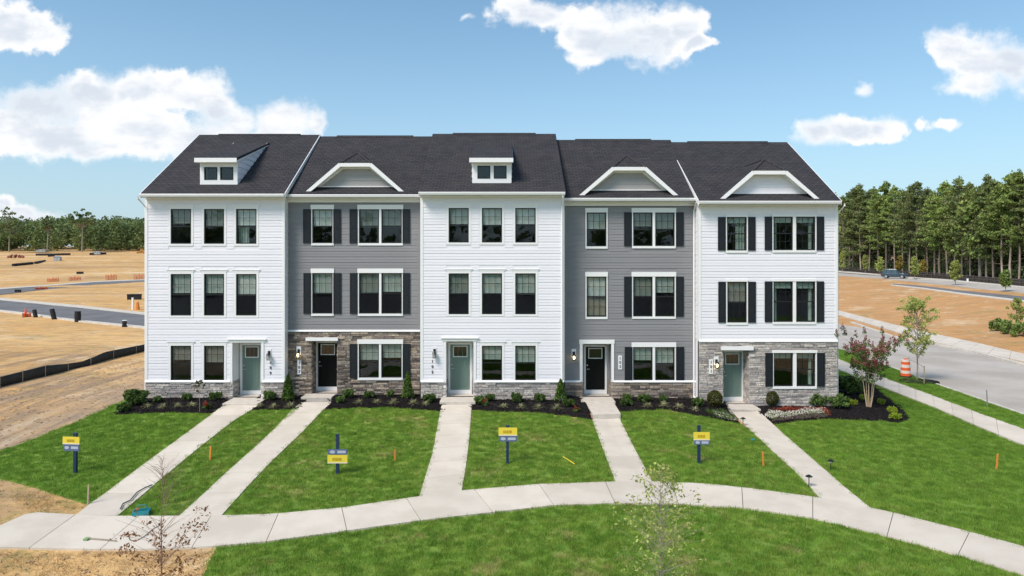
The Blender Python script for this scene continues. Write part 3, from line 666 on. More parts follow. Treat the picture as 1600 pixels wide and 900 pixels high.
def text_mesh(s, size):
    cu = bpy.data.curves.new('digit', 'FONT'); cu.body = s; cu.size = size; cu.extrude = .006; cu.align_x = 'CENTER'; cu.align_y = 'CENTER'
    cu.offset = .003
    o = bpy.data.objects.new('digit', cu); COL.objects.link(o); dg = bpy.context.evaluated_depsgraph_get(); dg.update()
    me = bpy.data.meshes.new_from_object(o.evaluated_get(dg)); bpy.data.objects.remove(o); bpy.data.curves.remove(cu)
    me.materials.clear(); me.materials.append(number_black); return me
DIG = {c: text_mesh(c, .17) for c in '13579' + '0'}

def townhouse(ui):
    U = UNITS[ui]; D = U['D']; Y = D+CAMY; s = FPX/D
    X = lambda px: (px-CX)/s
    Z = lambda py: CAMZ-(py-HY)/s
    x0, x1 = X(U['x'][0]), X(U['x'][1]); xc = (x0+x1)/2
    base = (xc, Y, g(xc, Y))
    H = empty('townhouse', base, label=LABELS[ui], cat='townhouse', group='row of five attached townhouses')
    def B(mb, name, m, parent=None, **k):
        o = mb.build(name, m, parent or H, origin=base if parent is None else parent['_o'] if '_o' in parent else base, **k); return o
    def part(mb, name, m): return mb.build(name, m, H, origin=base)
    def sub(mb, name, m, p): return mb.build(name, m, p, origin=base)
    de = D-.42                                         # eave edge distance
    ze = CAMZ+(HY-U['eave'])*de/FPX; zr = CAMZ+(HY-U['ridge'])*RIDGE_D/FPX
    ye = de+CAMY; yr = RIDGE_D+CAMY; slope = (zr-ze)/(yr-ye); yb = 2*yr-ye; YB = yb-.42
    rz = lambda y: ze+slope*(y-ye)
    zt = rz(Y)-.12                                      # wall top
    rx0, rx1 = (U['rx'][0]-CX)*de/FPX, (U['rx'][1]-CX)*de/FPX
    zb = -1.4
    # openings
    dx0, dx1, dy0, dy1 = U['door']; DR = .75; sd_ = FPX/(D+DR)
    DX = lambda px: (px-CX)/sd_; DZ = lambda py: CAMZ-(py-HY)/sd_
    ox0, ox1, oz1 = X(U['op'][0]), X(U['op'][1]), Z(U['op'][2])
    zthr = DZ(dy1); zst = zthr-.17                     # door foot, doorstep top
    holes = [(ox0, ox1, zst, oz1)]
    for w in U['win']:
        holes.append((X(w['xs'][0][0]), X(w['xs'][-1][1]), Z(w['y1']), Z(w['y0'])))
    # wall core with real openings
    def wall_cells(xa, xb, za, zb_, holes, y0, y1):
        mb = MB(); zs = sorted({za, zb_} | {h[2] for h in holes} | {h[3] for h in holes}); zs = [z for z in zs if za <= z <= zb_]
        for a, b in zip(zs, zs[1:]):
            hs = [(h[0], h[1]) for h in holes if h[2] < (a+b)/2 < h[3]]
            for p, q in subtract((xa, xb), hs): mb.box(p, q, y0, y1, a, b)
        return mb
    zs0 = Z(U['stop'])
    part(wall_cells(x0, x1, zs0, zt, holes, Y, Y+.18), 'wall', U['sid'])
    mb = wall_cells(x0, x1, zb, zs0, holes, Y+.002, Y+.178)
    part(mb, 'stone_backing', mortar)
    # side and back walls, gables
    mb = MB()
    mb.prism_x([(Y+.18, zb), (YB, zb), (YB, zt), (yr, zr-.2), (Y+.18, rz(Y+.18)-.2)], x0, x0+.15)
    mb.prism_x([(Y+.18, zb), (YB, zb), (YB, zt), (yr, zr-.2), (Y+.18, rz(Y+.18)-.2)], x1-.15, x1)
    mb.box(x0+.15, x1-.15, YB-.15, YB, zb, zt)
    part(mb, 'side_wall', U['sid'])
    # floors and rooms behind the glass
    mb = MB(); f1, f2 = Z(528 if ui not in (3, 4) else 532), Z(416 if ui not in (3, 4) else 424)
    for z in (zthr-.3, f1, f2, zt-.1): mb.box(x0+.16, x1-.16, Y+.2, YB-.2, z, z+.12)
    mb.box(x0+.16, x1-.16, Y+4.4, Y+4.5, zthr, zt)
    part(mb, 'interior', interior_m)
    # entry recess
    mb = MB(); yd = Y+DR
    mb.box(ox0-.1, ox0, Y+.18, yd+.1, zb, oz1); mb.box(ox1, ox1+.1, Y+.18, yd+.1, zb, oz1)
    mb.box(ox0-.1, ox1+.1, Y+.18, yd+.1, oz1, oz1+.1)
    part(mb, 'entry_recess', white_trim if ui in (0, 2) else (U['sid'] if ui == 3 else mortar))
    # siding boards
    sidemb = MB(); bmsh = board_mesh(U['sid']); cs = .10             # corner board width
    def boards(xa, xb, z0, z1, hs, y, rot=0):
        z = z0
        while z < z1-.03:
            for p, q in subtract((xa, xb), [(h[0], h[1]) for h in hs if h[2] < z+EXPO*.7 and h[3] > z+EXPO*.3]):
                if q-p < .03: continue
                if rot:
                    zz = min(1, (z1-z)/EXPO)*EXPO; sg_ = -1 if rot == -1 else 1; a_, b_ = (y, y+sg_*.013)
                    sidemb.add([(a_, p, z), (b_, p, z), (y+sg_*.003, p, z+zz), (a_, q, z), (b_, q, z), (y+sg_*.003, q, z+zz)], [(1, 4, 5, 2), (0, 3, 4, 1), (0, 1, 2), (3, 5, 4)]); continue
                o = bpy.data.objects.new('siding_board', bmsh); COL.objects.link(o); o.parent = H
                zz = min(1, (z1-z)/EXPO)
                if rot == 0: o.location = (p-base[0], y-base[1], z-base[2]); o.scale = (q-p, 1, zz)
                elif rot == -1: o.location = (y-base[0], q-base[1], z-base[2]); o.rotation_euler = (0, 0, R(-90)); o.scale = (q-p, 1, zz)
                else: o.location = (y-base[0], p-base[1], z-base[2]); o.rotation_euler = (0, 0, R(90)); o.scale = (q-p, 1, zz)
            z += EXPO
    pad = .05
    wh = []
    for (w, h) in zip([None]+U['win'], holes):
        if w is None: 
            e = .12 if ui in (0, 2, 3) else 0
            wh.append((h[0]-e, h[1]+e, h[2], h[3]+e))
        else: wh.append((h[0]-.1, h[1]+.1, h[2]-.08, h[3]+.2))
    zfr = ze-(.34 if ui in (1, 3) else .225)
    boards(x0+(cs if ui != 3 else .02), x1-cs, zs0+.05, zfr, wh, Y)
    # side walls get boards too
    if ui == 0: boards(Y+.18, YB-.1, zs0+.05, zt, [], x0, -1)
    if ui == 4: boards(Y+.18, YB-.1, zs0+.05, zt, [], x1, 1)
    if ui == 0: boards(Y+.1, Y+.6, zs0+.05, zt, [], x1, 1)
    if ui == 4: boards(Y+.1, Y+.7, zs0+.05, zt, [], x0, -1)
    if sidemb.v: tag(part(sidemb, 'side_siding', U['sid']), kind='stuff')
    # corner boards, frieze, ledge
    mb = MB()
    mb.box(x0, x0+cs, Y-.028, Y, zs0 if ui != 1 else zs0, zt); part(mb, 'corner_board', white_trim if U['sid'] is white_siding else U['sid'])
    mb = MB(); mb.box(x1-cs, x1, Y-.028, Y, zs0, zt); part(mb, 'corner_board', white_trim if U['sid'] is white_siding else U['sid'])
    if ui in (0, 2, 4):
        for xx, l in ((x0, 1), (x1, -1)):
            mb = MB(); mb.box(min(xx, xx-l*.02), max(xx, xx-l*.02), Y-.026, Y+.14, zs0 if ui == 4 else zb if False else zs0, zt); part(mb, 'corner_return', white_trim)
    mb = MB(); mb.box(x0+.001, x1-.001, Y-.034, Y-.002, zfr, zt+.02); part(mb, 'frieze_board', white_trim)
    seg = subtract((x0, x1), [(ox0-(.1 if ui in (0, 2, 3) else 0), ox1+(.1 if ui in (0, 2, 3) else 0))] if U['stop'] > 590 else [])
    for p, q in seg:
        mb = MB(); mb.prism_x([(Y+.0, zs0-.03), (Y-.085, zs0-.03), (Y-.085, zs0), (Y-.05, zs0+.05), (Y, zs0+.05)], p, q)
        part(mb, 'stone_ledge', white_trim)
    # ledge stone
    stones = []; z = -.75; rr = random.Random(100+ui); zlim = zs0-.035
    while z < zlim-.02:
        h = rr.choice([.075,.09,.10,.115,.13]); h = min(h, zlim-z)
        hs = [(a, b) for a, b, c, d in holes if c-.03 < z+h/2 < d+(.03 if ui in (1, 4) else .0)]
        for p, q in subtract((x0+.005, x1-.005), hs):
            x = p
            while x < q-.01:
                L = rr.choice([.16,.22,.3,.36,.42,.52])*rr.uniform(.85, 1.15)
                if q-(x+L) < .1: L = q-x
                if z+h > g(x, Y)-.02: stones.append((x+.004, z+.004, L-.008, h-.008, rr.uniform(.03, .065)))
                x += L
        z += h
    def stone_obj(name, me, x, z, L, h, d, y=None, rot=0):
        o = bpy.data.objects.new(name, me); COL.objects.link(o); o.parent = H
        o.location = (x-base[0], (Y if y is None else y)-base[1], z-base[2]); o.scale = (L, d, h); o.rotation_euler = (0, 0, rot); return o
    stones.sort(key=lambda q: -q[2]*q[3]); ms = STM[id(U['stone'])]
    for i, (x, z, L, h, d) in enumerate(stones[:296]): stone_obj('stone', ms[i % 5], x, z, L, h, d)
    if len(stones) > 296:
        mb = MB()
        for x, z, L, h, d in stones[296:]:
            me = ms[0]
            mb.add([(x+v.co.x*L, Y+v.co.y*d, z+v.co.z*h) for v in me.vertices], [tuple(p.vertices) for p in me.polygons])
        tag(part(mb, 'small_stones', U['stone']), kind='stuff')
    # stone reveals in the entry
    rev_ = MB(); zt_ = oz1 if U['stop'] < 590 else zs0
    for side, xx in ((1, ox0), (-1, ox1)):
        z = zst
        while z < zt_-.02:
            h = min(rr.choice([.09,.1,.12]), zt_-z); y = Y-.03
            while y < yd-.02:
                L = min(rr.uniform(.2, .4), yd-y); d = rr.uniform(.012, .03)
                rev_.box(min(xx, xx+side*d), max(xx, xx+side*d), y+.003, y+L-.003, z+.003, z+h-.003); y += L
            z += h
    tag(part(rev_, 'reveal_stones', U['stone']), kind='stuff')
    # roof
    th = .16; ov = .0
    def slab_roof(y0, z0, y1, z1, a, b): 
        return MB().prism_x([(y0, z0), (y1, z1), (y1, z1-th), (y0, z0-th)], a, b)
    rf = MB()
    rf.prism_x([(ye, ze), (yr, zr), (yb, ze), (yb, ze-th), (yr, zr-th-.02), (ye, ze-th)], rx0, rx1)
    roof = part(rf, 'roof', roof_m)
    mb = MB(); mb.prism_x([(yr-.16, zr-.16*slope+.012), (yr, zr+.05), (yr+.16, zr-.16*slope+.012)], rx0+1.0, rx1-1.0); sub(mb, 'ridge_vent', roof_m, roof)
    for xx, l in ((rx0, -1), (rx1, 1)):
        if ui in (0, 4) or (ui == 2):
            mb = MB(); a, b = (xx-.03, xx) if l < 0 else (xx, xx+.03); hh = .22 if not ui == 2 else .12
            mb.prism_x([(ye, ze+.0), (yr, zr+.0), (yr, zr-hh), (ye, ze-hh)], a, b)
            mb.prism_x([(yr, zr), (yb, ze), (yb, ze-hh), (yr, zr-hh)], a, b)
            sub(mb, 'rake_board', white_trim if ui != 2 else roof_m, roof)
    # soffit and gutter
    mb = MB(); mb.box(rx0+.02, rx1-.02, ye+.03, Y, ze-th-.03, ze-th-.005); part(mb, 'soffit', white_trim)
    gw = [(ye+.02, ze-.03), (ye-.09, ze-.03), (ye-.10, ze-.055), (ye-.07, ze-.15), (ye+.02, ze-.15)]
    mb = MB().prism_x(gw, rx0-.02 if ui in (0,) else rx0+.005, rx1-.005); part(mb, 'gutter', white_trim)
    # downspouts
    def downspout(xx, side, y):
        m_ = MB(); z0_ = ze-.14
        pts = [(xx+side*.06 if side else xx, ye-.03, z0_), (xx+side*.06 if side else xx, ye-.02, z0_-.08), (xx, y, z0_-.42), (xx, y, g(xx, y)+.15), (xx+side*.05, y-.18, g(xx, y)+.06)]
        m_.tube(pts, .04, 6); part(m_, 'downspout', white_trim)
    if ui == 0: downspout(x0-.05, -1, Y+.1)
    if ui == 2: downspout(x1-.08, 0, Y-.05)
    if ui == 3: downspout(x1-.12, 0, Y-.05)
    if ui == 4: downspout(x1+.06, 1, Y+.1)
    # doorway trim
    def box_part(name, m, *a): return part(MB().box(*a), name, m)
    if ui in (0, 2):
        box_part('door_casing', white_trim, ox0-.11, ox0, Y-.035, Y+.02, zst, oz1); box_part('door_casing', white_trim, ox1, ox1+.11, Y-.035, Y+.02, zst, oz1)
        box_part('door_head', white_trim, ox0-.16, ox1+.16, Y-.05, Y+.02, oz1, oz1+.12); box_part('door_cap', white_trim, ox0-.22, ox1+.22, Y-.10, Y+.0, oz1+.12, oz1+.16)
    elif ui == 3:
        box_part('door_casing', white_trim, ox0-.12, ox0, Y-.045, Y+.02, zs0-.02, oz1); box_part('door_casing', white_trim, ox1, ox1+.12, Y-.045, Y+.02, zs0-.02, oz1)
        box_part('door_head', white_trim, ox0-.14, ox1+.14, Y-.055, Y+.02, oz1, oz1+.18)
    else:
        a, b = (X(479), X(529)) if ui == 1 else (X(1126), X(1175.6))
        box_part('door_cap', white_trim, a, b, Y-.16, Y+.01, Z(532 if ui == 1 else 546.5), Z(527 if ui == 1 else 541))
    # door
    a, b, zt2 = DX(dx0), DX(dx1), DZ(dy0)
    mb = MB(); jt = .08
    mb.box(a-jt, a, yd-.08, yd+.05, zst, zt2+jt); mb.box(b, b+jt, yd-.08, yd+.05, zst, zt2+jt); mb.box(a, b, yd-.08, yd+.05, zt2, zt2+jt)
    mb.box(a, b, yd-.06, yd+.05, zst, zthr)
    part(mb, 'door_frame', white_trim)
    mb = MB(); mb.box(ox0-.02, ox1+.02, yd+.05, yd+.1, zst-.2, oz1); part(mb, 'recess_back', white_trim)
    door = part(MB().box(a, b, yd, yd+.045, zthr, zt2), 'door', U['dm'])
    W_, Hh = b-a, zt2-zthr
    lx0, lx1, lz0, lz1 = a+W_*.18, b-W_*.17, zt2-Hh*.26, zt2-Hh*.05
    mb = MB(); f = .035
    mb.box(lx0-f, lx1+f, yd-.018, yd, lz0-f, lz0); mb.box(lx0-f, lx1+f, yd-.018, yd, lz1, lz1+f); mb.box(lx0-f, lx0, yd-.018, yd, lz0, lz1); mb.box(lx1, lx1+f, yd-.018, yd, lz0, lz1)
    sub(mb, 'lite_frame', mat('lite_trim%d' % ui, (.72,.74,.66), .5) if False else white_trim, door)
    for k in range(3):
        p0 = lx0+(lx1-lx0)*k/3; p1 = lx0+(lx1-lx0)*(k+1)/3
        sub(MB().box(p0+.008, p1-.008, yd-.008, yd-.002, lz0, lz1), 'pane', door_glass, door)
    pz1 = lz0-.14; pz0 = zthr+.16
    for k in range(2):
        p0 = a+W_*(.14+.39*k); p1 = p0+W_*.33
        mb = MB(); e = .02
        mb.box(p0, p1, yd-.012, yd, pz1-e, pz1); mb.box(p0, p1, yd-.012, yd, pz0, pz0+e); mb.box(p0, p0+e, yd-.012, yd, pz0+e, pz1-e); mb.box(p1-e, p1, yd-.012, yd, pz0+e, pz1-e)
        if ui in (0, 2, 4): mb.box((p0+p1)/2-.006, (p0+p1)/2+.006, yd-.008, yd, pz0+e, pz1-e)
        sub(mb, 'panel_moulding', U['dm'], door)
    hx = a+.075
    mb = MB(); mb.tube([(hx, yd-.0, zthr+.95), (hx, yd-.06, zthr+.95), (hx+.0, yd-.06, zthr+.95)], .018, 8); mb.tube([(hx, yd-.055, zthr+.95), (hx+.11, yd-.055, zthr+.95)], .012, 6); sub(mb, 'handle', steel, door)
    sub(MB().tube([(hx, yd, zthr+1.12), (hx, yd-.025, zthr+1.12)], .032, 10), 'deadbolt', steel, door)
    # doorstep
    spx = [(347,402.5,-1.0),(470,518,-.05),(687,743,-.95),(908,962,-.2),(1138,1189,-.72)][ui]
    sy = spx[2]; k = FPX/(sy-CAMY); sx0, sx1 = (spx[0]-CX)/k, (spx[1]-CX)/k
    mb = MB(); mb.box(sx0, sx1, sy, Y-.05, zst-.55, zst); mb.box(ox0+.03, ox1-.03, Y-.05, yd-.06, zst-.55, zst)
    ds = part(mb, 'doorstep', concrete_w)
    bv = ds.modifiers.new('bevel', 'BEVEL'); bv.width = .015; bv.segments = 2
    if ui == 3:
        p0, p1 = G(918, 637), G(961, 637); q0, q1 = G(927, 655.5), G(970, 655)
        z1_ = g(*q0)+.20
        mb = MB(); mb.add([(p0[0],sy,z1_-.5),(p1[0],sy,z1_-.5),(q1[0],q1[1],z1_-.5),(q0[0],q0[1],z1_-.5),(p0[0],sy,z1_),(p1[0],sy,z1_),(q1[0],q1[1],z1_),(q0[0],q0[1],z1_)],
                          [(0,3,2,1),(4,5,6,7),(0,1,5,4),(1,2,6,5),(2,3,7,6),(3,0,4,7)])
        o = part(mb, 'landing', concrete_w); bv = o.modifiers.new('bevel', 'BEVEL'); bv.width = .012
    # windows
    def window(xs, z0, z1, style, blinds, y=Y, grid=True, dormer=False):
        fr = MB(); fw = .045; parent = None; subs = []
        for (p, q) in xs:
            fr.box(p, q, y-.012, y+.08, z0, z0+fw); fr.box(p, q, y-.012, y+.08, z1-fw, z1); fr.box(p, p+fw, y-.012, y+.08, z0+fw, z1-fw); fr.box(q-fw, q, y-.012, y+.08, z0+fw, z1-fw)
        wn = part(fr, 'window', black_frame)
        for (p, q), bl in zip(xs, blinds):
            a, b, c, d = p+fw, q-fw, z0+fw, z1-fw; mid = (c+d)/2
            if dormer:
                sub(MB().box(a, b, y+.03, y+.036, c, d), 'pane', glass, wn); continue
            mb = MB(); mb.box(a, b, y+.015, y+.06, mid-.025, mid+.025); sub(mb, 'meeting_rail', black_frame, wn)
            sub(MB().box(a, b, y+.024, y+.03, mid+.025, d), 'pane', glass, wn)
            sub(MB().box(a, b, y+.045, y+.051, c, mid-.025), 'pane', glass, wn)
            mb = MB()
            for i in (1, 2): xx = a+(b-a)*i/3; mb.box(xx-.009, xx+.009, y+.014, y+.023, mid+.025, d)
            zz = (mid+.025+d)/2; mb.box(a, b, y+.013, y+.022, zz-.009, zz+.009)
            if bl[-1] == 'f' or (ui == 4 and style == 'plain' and z0 > 5):
                for i in (1, 2): xx = a+(b-a)*i/3; mb.box(xx-.009, xx+.009, y+.034, y+.044, c, mid-.025)
                zz = (mid+c)/2; mb.box(a, b, y+.033, y+.043, zz-.009, zz+.009)
            sub(mb, 'grille', black_frame, wn)
            def slats(za, zb_, m_, x_a=a, x_b=b):
                mb = MB(); z = zb_; mb.box(x_a, x_b, y+.09, y+.12, zb_-.05, zb_)
                while z > za:
                    mb.add([(x_a, y+.11, z), (x_b, y+.11, z), (x_b, y+.09, z-.041), (x_a, y+.09, z-.041)], [(0,1,2,3)]); z -= .042
                mb.box(x_a, x_b, y+.09, y+.12, za-.02, za+.02)
                o = sub(mb, 'blind', m_, wn)
            k = bl[0]
            dz = d-c
            if k in 'lmdw': slats(mid+.02+dz*rnd.choice([-.02,0,0,.04,.1]), d, {'l': blind_l, 'm': blind_m, 'd': blind_d, 'w': blind_w}[k])
            if bl == 'lp':
                mb = MB(); folds(mb, a, a+(b-a)*.55, y+.2, c, mid); sub(mb, 'curtain', curtain_m, wn)
            if bl == 'lf': slats(c+.05, mid, blind_w)
            if k == 'v' or bl == 'wf':
                mb = MB(); mb.box(a, b, y+.10, y+.12, d-dz*.16, d); sub(mb, 'valance', curtain_m, wn)
                if 'r' in bl: mb = MB(); folds(mb, b-(b-a)*(.5 if len(xs) == 1 else .25), b, y+.2, c, d); sub(mb, 'curtain', curtain_m, wn)
                if 'l' in bl: mb = MB(); folds(mb, a, a+(b-a)*.25, y+.2, c, d); sub(mb, 'curtain', curtain_m, wn)
        return wn
    def folds(mb, a, b, y, c, d):
        n = max(4, int((b-a)/.04)); top = []; bot = []
        for i in range(n+1):
            x = a+(b-a)*i/n; yy = y+.03*math.sin(i*1.9); top.append((x, yy, d)); bot.append((x, yy, c))
        k = len(mb.v); mb.v += bot+top
        for i in range(n): mb.f.append((k+i, k+i+1, k+n+2+i, k+n+1+i))
    for w in U['win']:
        xs = [(X(p), X(q)) for p, q in w['xs']]; z0, z1 = Z(w['y1']), Z(w['y0']); a, b = xs[0][0], xs[-1][1]
        wn = window(xs, z0, z1, w['style'], w['blinds'])
        stp = (-.034 if w['style'] != 'flush' else -.024) if not (w['y0'] > 520 and U['stop'] < 590) else -.075
        yo = Y+stp
        if w['style'] == 'white' or w['style'] == 'plain':
            t = MB(); sw_ = .05
            for p_, q_ in ((a-sw_, a), (b, b+sw_)): sub(MB().box(p_, q_, yo, Y+.02, z0-.1, z1), 'side_trim', white_trim, wn)
            for (p, q), (p2, q2) in zip(xs, xs[1:]): sub(MB().box(q, p2, yo, Y+.08, z0, z1), 'mullion', white_trim, wn)
            hh = .2 if w['style'] == 'white' and w['y0'] < 545 else .11
            sub(MB().box(a-sw_-.015, b+sw_+.015, yo-.02, Y+.02, z1, z1+hh), 'head_trim', white_trim, wn)
            sub(MB().box(a, b, yo-.012, Y+.02, z0-.1, z0), 'sill', white_trim, wn)
        else:
            t = MB(); sw_ = .09
            [sub(MB().box(p_, q_, yo, Y+.02, z0-.09, z1+.09), 'side_trim', white_trim, wn) for p_, q_ in ((a-sw_, a), (b, b+sw_))]; sub(MB().box(a, b, yo, Y+.02, z1, z1+.09), 'top_trim', white_trim, wn)
            sub(MB().box(a, b, yo, Y+.02, z0-.09, z0), 'sill', white_trim, wn)
            sub(MB().box(a-.17, b+.17, yo-.025, Y, z1+.16, z1+.19).box(a-.12, b+.12, yo-.006, Y, z1+.09, z1+.16), 'head_trim', white_trim, wn)
        if w['sh']:
            for p, q in w['sh']:
                p, q = X(p), X(q); ysh = yo-.02; t = MB(); st = .05; zm = z0+(z1-z0)*.47
                t.box(p, q, ysh, Y, z0, z0+.08); t.box(p, q, ysh, Y, z1-.08, z1); t.box(p, q, ysh, Y, zm-.04, zm+.04)
                for aa, bb in ((z0+.08, zm-.04), (zm+.04, z1-.08)):
                    t.box(p, p+st, ysh, Y, aa, bb); t.box(q-st, q, ysh, Y, aa, bb); t.box(p+st, q-st, ysh+.012, Y, aa, bb)
                    t.box(p+st+.03, q-st-.03, ysh+.004, ysh+.012, aa+.03, bb-.03)
                part(t, 'shutter', shutter_m)
    # wall lamp
    lx, lz, lit = [(421,556,0),(467.5,553,1),(679,553,0),(896.5,557,1),(1118.5,569,1)][ui]
    lx, lz = X(lx), Z(lz); yw = Y-.06 if ui in (1, 4) else Y-.02
    mb = MB(); 
    if lit: part(MB().box(lx-.10, lx+.10, yw-.012, yw+.02, lz-.02, lz+.34), 'lamp_plate', white_trim)
    else: part(MB().box(lx-.09, lx+.09, yw-.012, yw+.02, lz-.02, lz+.3), 'lamp_plate', white_trim)
    mb.box(lx-.05, lx+.05, yw-.03, yw, lz+.03, lz+.22); mb.tube([(lx, yw-.02, lz+.17), (lx, yw-.12, lz+.2), (lx, yw-.15, lz+.13)], .012, 6)
    mb.tube([(lx, yw-.14, lz+.05), (lx, yw-.14, lz+.15)], [.10, .035], 12); mb.tube([(lx, yw-.14, lz-.16), (lx, yw-.14, lz-.145)], .075, 12)
    for aa in range(4): an = aa*math.pi/2+.785; mb.tube([(lx+.075*math.cos(an), yw-.14+.075*math.sin(an), lz-.15), (lx+.085*math.cos(an), yw-.14+.085*math.sin(an), lz+.06)], .007, 5)
    lamp = part(mb, 'wall_lamp', lamp_black)
    sub(MB().tube([(lx, yw-.14, lz-.14), (lx, yw-.14, lz+.05)], [.066, .078], 12), 'lamp_glass', glass, lamp)
    bl = MB(); bl.tube([(lx, yw-.14, lz-.10), (lx, yw-.14, lz-.06), (lx, yw-.14, lz-.0), (lx, yw-.14, lz+.04)], [.02, .042, .035, .015], 10); sub(bl, 'bulb', lamp_on if lit else lamp_off, lamp)
    # house number
    nx, nz0, step, num = [(423,566.5,8.2,'109'),(468.5,566.5,7.0,'107'),(675.8,564.5,8.4,'105'),(968.7,559.8,6.4,'103'),(1110.3,565.6,7.0,'101')][ui]
    yn = yw
    if ui in (1, 3, 4):
        pl = MB(); zc = Z(nz0+step); pl.box(X(nx)-.082, X(nx)+.082, yw-.02, yw+.03, zc-.31, zc+.31); plate = part(pl, 'number_plate', white_trim); yn = yw-.02
    else: plate = None
    for i, c in enumerate(num):
        o = bpy.data.objects.new('digit', DIG[c]); COL.objects.link(o); o.parent = plate or H
        o.location = (X(nx)-base[0], yn-.008-base[1], Z(nz0+step*i)-base[2]); o.rotation_euler = (R(90), 0, 0)
    # spigot
    if ui in (2, 4):
        px = (773, 600) if ui == 2 else (1182, 609)
        mb = MB(); mb.tube([(X(px[0]), Y, Z(px[1])), (X(px[0]), Y-.13, Z(px[1])), (X(px[0]), Y-.15, Z(px[1])-.06)], .02, 6); mb.tube([(X(px[0])-.03, Y-.1, Z(px[1])+.04), (X(px[0])+.03, Y-.1, Z(px[1])+.04)], .01, 6); part(mb, 'spigot', steel)
    # dormers
    if ui in (0, 2):
        if ui == 0: fx0, fx1, top, bot, tback, panes = 312.5, 371, 252.5, 287, 4.7, [(319,339.5,261,281),(344,364.5,261,281)]
        else: fx0, fx1, top, bot, tback, panes = 738, 799, 252.5, 285.6, 4.35, [(746,766,259,279),(771.5,791.5,259,279)]
        dd = de+.75; kk = FPX/dd; yy = dd+CAMY
        XX = lambda px: (px-CX)/kk; ZZ = lambda py: CAMZ-(py-HY)/kk
        a, b, zt3, zb3 = XX(fx0), XX(fx1), ZZ(top-1.5), ZZ(bot); ybk = ye+tback; zbk = rz(ybk)
        hz = [(XX(p), XX(q), ZZ(d), ZZ(c)) for p, q, c, d in panes]
        dorm = part(wall_cells(a, b, zb3-.05, zt3, hz, yy, yy+.1), 'dormer', white_trim)
        ck = MB(); ck.prism_x([(yy+.1, zb3-.2), (yy+.1, zt3), (ybk, zbk)], a, a+.08); ck.prism_x([(yy+.1, zb3-.2), (yy+.1, zt3), (ybk, zbk)], b-.08, b)
        sub(ck, 'cheek', white_siding, dorm)
        # cheek courses
        z = zb3; nn = 0
        while z < zbk-.1:
            zt_c = lambda y: zt3+(zbk-zt3)*(y-yy)/(ybk-yy)
            y0_ = yy+.08 if z < zt3 else yy+(z-zt3)/(zbk-zt3)*(ybk-yy)
            y1_ = ye+(z+EXPO-ze)/slope
            y1_ = min(y1_, ybk)
            if y1_ > y0_+.05:
                for xx, l in ((b, 1), (a, -1)):
                    m_ = MB(); m_.add([(xx, y0_, z), (xx+l*.03, y0_, z), (xx+l*.003, y0_, min(z+EXPO, zt_c(y0_)+.0) if z >= zt3-EXPO else z+EXPO), (xx, y1_-EXPO/slope, z), (xx+l*.03, y1_-EXPO/slope, z), (xx+l*.003, y1_, z+EXPO)],
                           [(1, 4, 5, 2), (0, 3, 4, 1), (0, 1, 2), (3, 5, 4)])
                    sub(m_, 'siding_board', white_siding, dorm)
            z += EXPO
        rm = MB(); o1, o2 = .13, .03
        z_a = zt3+.03; rm.prism_x([(yy-.28, z_a-.06), (yy-.28, z_a+.06), (ybk+.1, zbk+.10), (ybk+.1, zbk-.02)], a-.10, b+.06); sub(rm, 'dormer_roof', roof_m, dorm)
        m_ = MB(); m_.box(a-.12, b+.08, yy-.31, yy-.28, z_a-.14, z_a+.05); m_.prism_x([(yy-.28, z_a-.14), (yy-.28, z_a-.06), (ybk, zbk-.02), (ybk-.2, zbk-.12)], b+.06, b+.08); sub(m_, 'fascia', white_trim, dorm)
        sub(MB().box(a-.1, b+.06, yy-.28, yy, z_a-.14, z_a-.11), 'dormer_soffit', white_trim, dorm)
        for (p, q, c, d) in hz:
            w_ = window([(p, q)], c, d, 'dormer', ['-'], y=yy, dormer=True)
        part(MB().box(a+.1, b-.1, yy+.6, yy+.65, zb3, zt3), 'dormer_room', interior_m)
    if ui in (1, 3, 4):
        l, r, tl, tr, rowb, rowt = {1: (479,630,530,580,297,256), 3: (906,1058.5,957,1009,303,262), 4: (1125.5,1279.5,1176,1229,309,268)}[ui]
        yf = ye+.17; df = yf-CAMY; kk = FPX/df; XX = lambda px: (px-CX)/kk; ZZ = lambda py: CAMZ-(py-HY)/kk
        L, Rr, TL, TR, zb4, zt4 = XX(l), XX(r), XX(tl), XX(tr), ZZ(rowb+1), ZZ(rowt)
        sg = (zt4-zb4)/((TL-L+Rr-TR)/2); xm = (L+Rr)/2; zp = zb4+(xm-L)*sg
        hp = (zp-zt4)/sg; yp = yf+hp*.9
        back = lambda z: ye+(z-ze)/slope
        th2 = .14
        V = [(L, yf, zb4), (TL, yf, zt4), (TR, yf, zt4), (Rr, yf, zb4), (xm, yp, zp), (xm, back(zp), zp), (L, back(zb4), zb4-.02), (Rr, back(zb4), zb4-.02)]
        sh = MB(); sh.add(V, [(0, 1, 4, 5, 6), (1, 2, 4), (2, 3, 7, 5, 4)])
        gab = part(sh, 'gable', roof_m); so = gab.modifiers.new('thick', 'SOLIDIFY'); so.thickness = .05; so.offset = -1
        for p_, q_ in ((V[1], V[4]), (V[2], V[4]), (V[4], V[5])):
            sub(MB().tube([Vector(p_)+Vector((0, 0, .012)), Vector(q_)+Vector((0, 0, .0))], .055, 6), 'ridge_cap', ridge_m, gab)
        # white band: outer outline minus inner
        bw = .125
        def band(y0, y1, o, i, name, m):
            # o,i: lists of (x,z) polyline from left foot to right foot
            mb = MB()
            for k in range(3):
                p, q, p2, q2 = o[k], o[k+1], i[k], i[k+1]
                mb.prism_y([p, q, q2, p2], y0, y1)
            return sub(mb, name, m, gab)
        nrm = math.hypot(1, sg); ex = bw*nrm/sg
        outer = [(L-.03, zb4-.03), (TL-.02, zt4+.03), (TR+.02, zt4+.03), (Rr+.03, zb4-.03)]
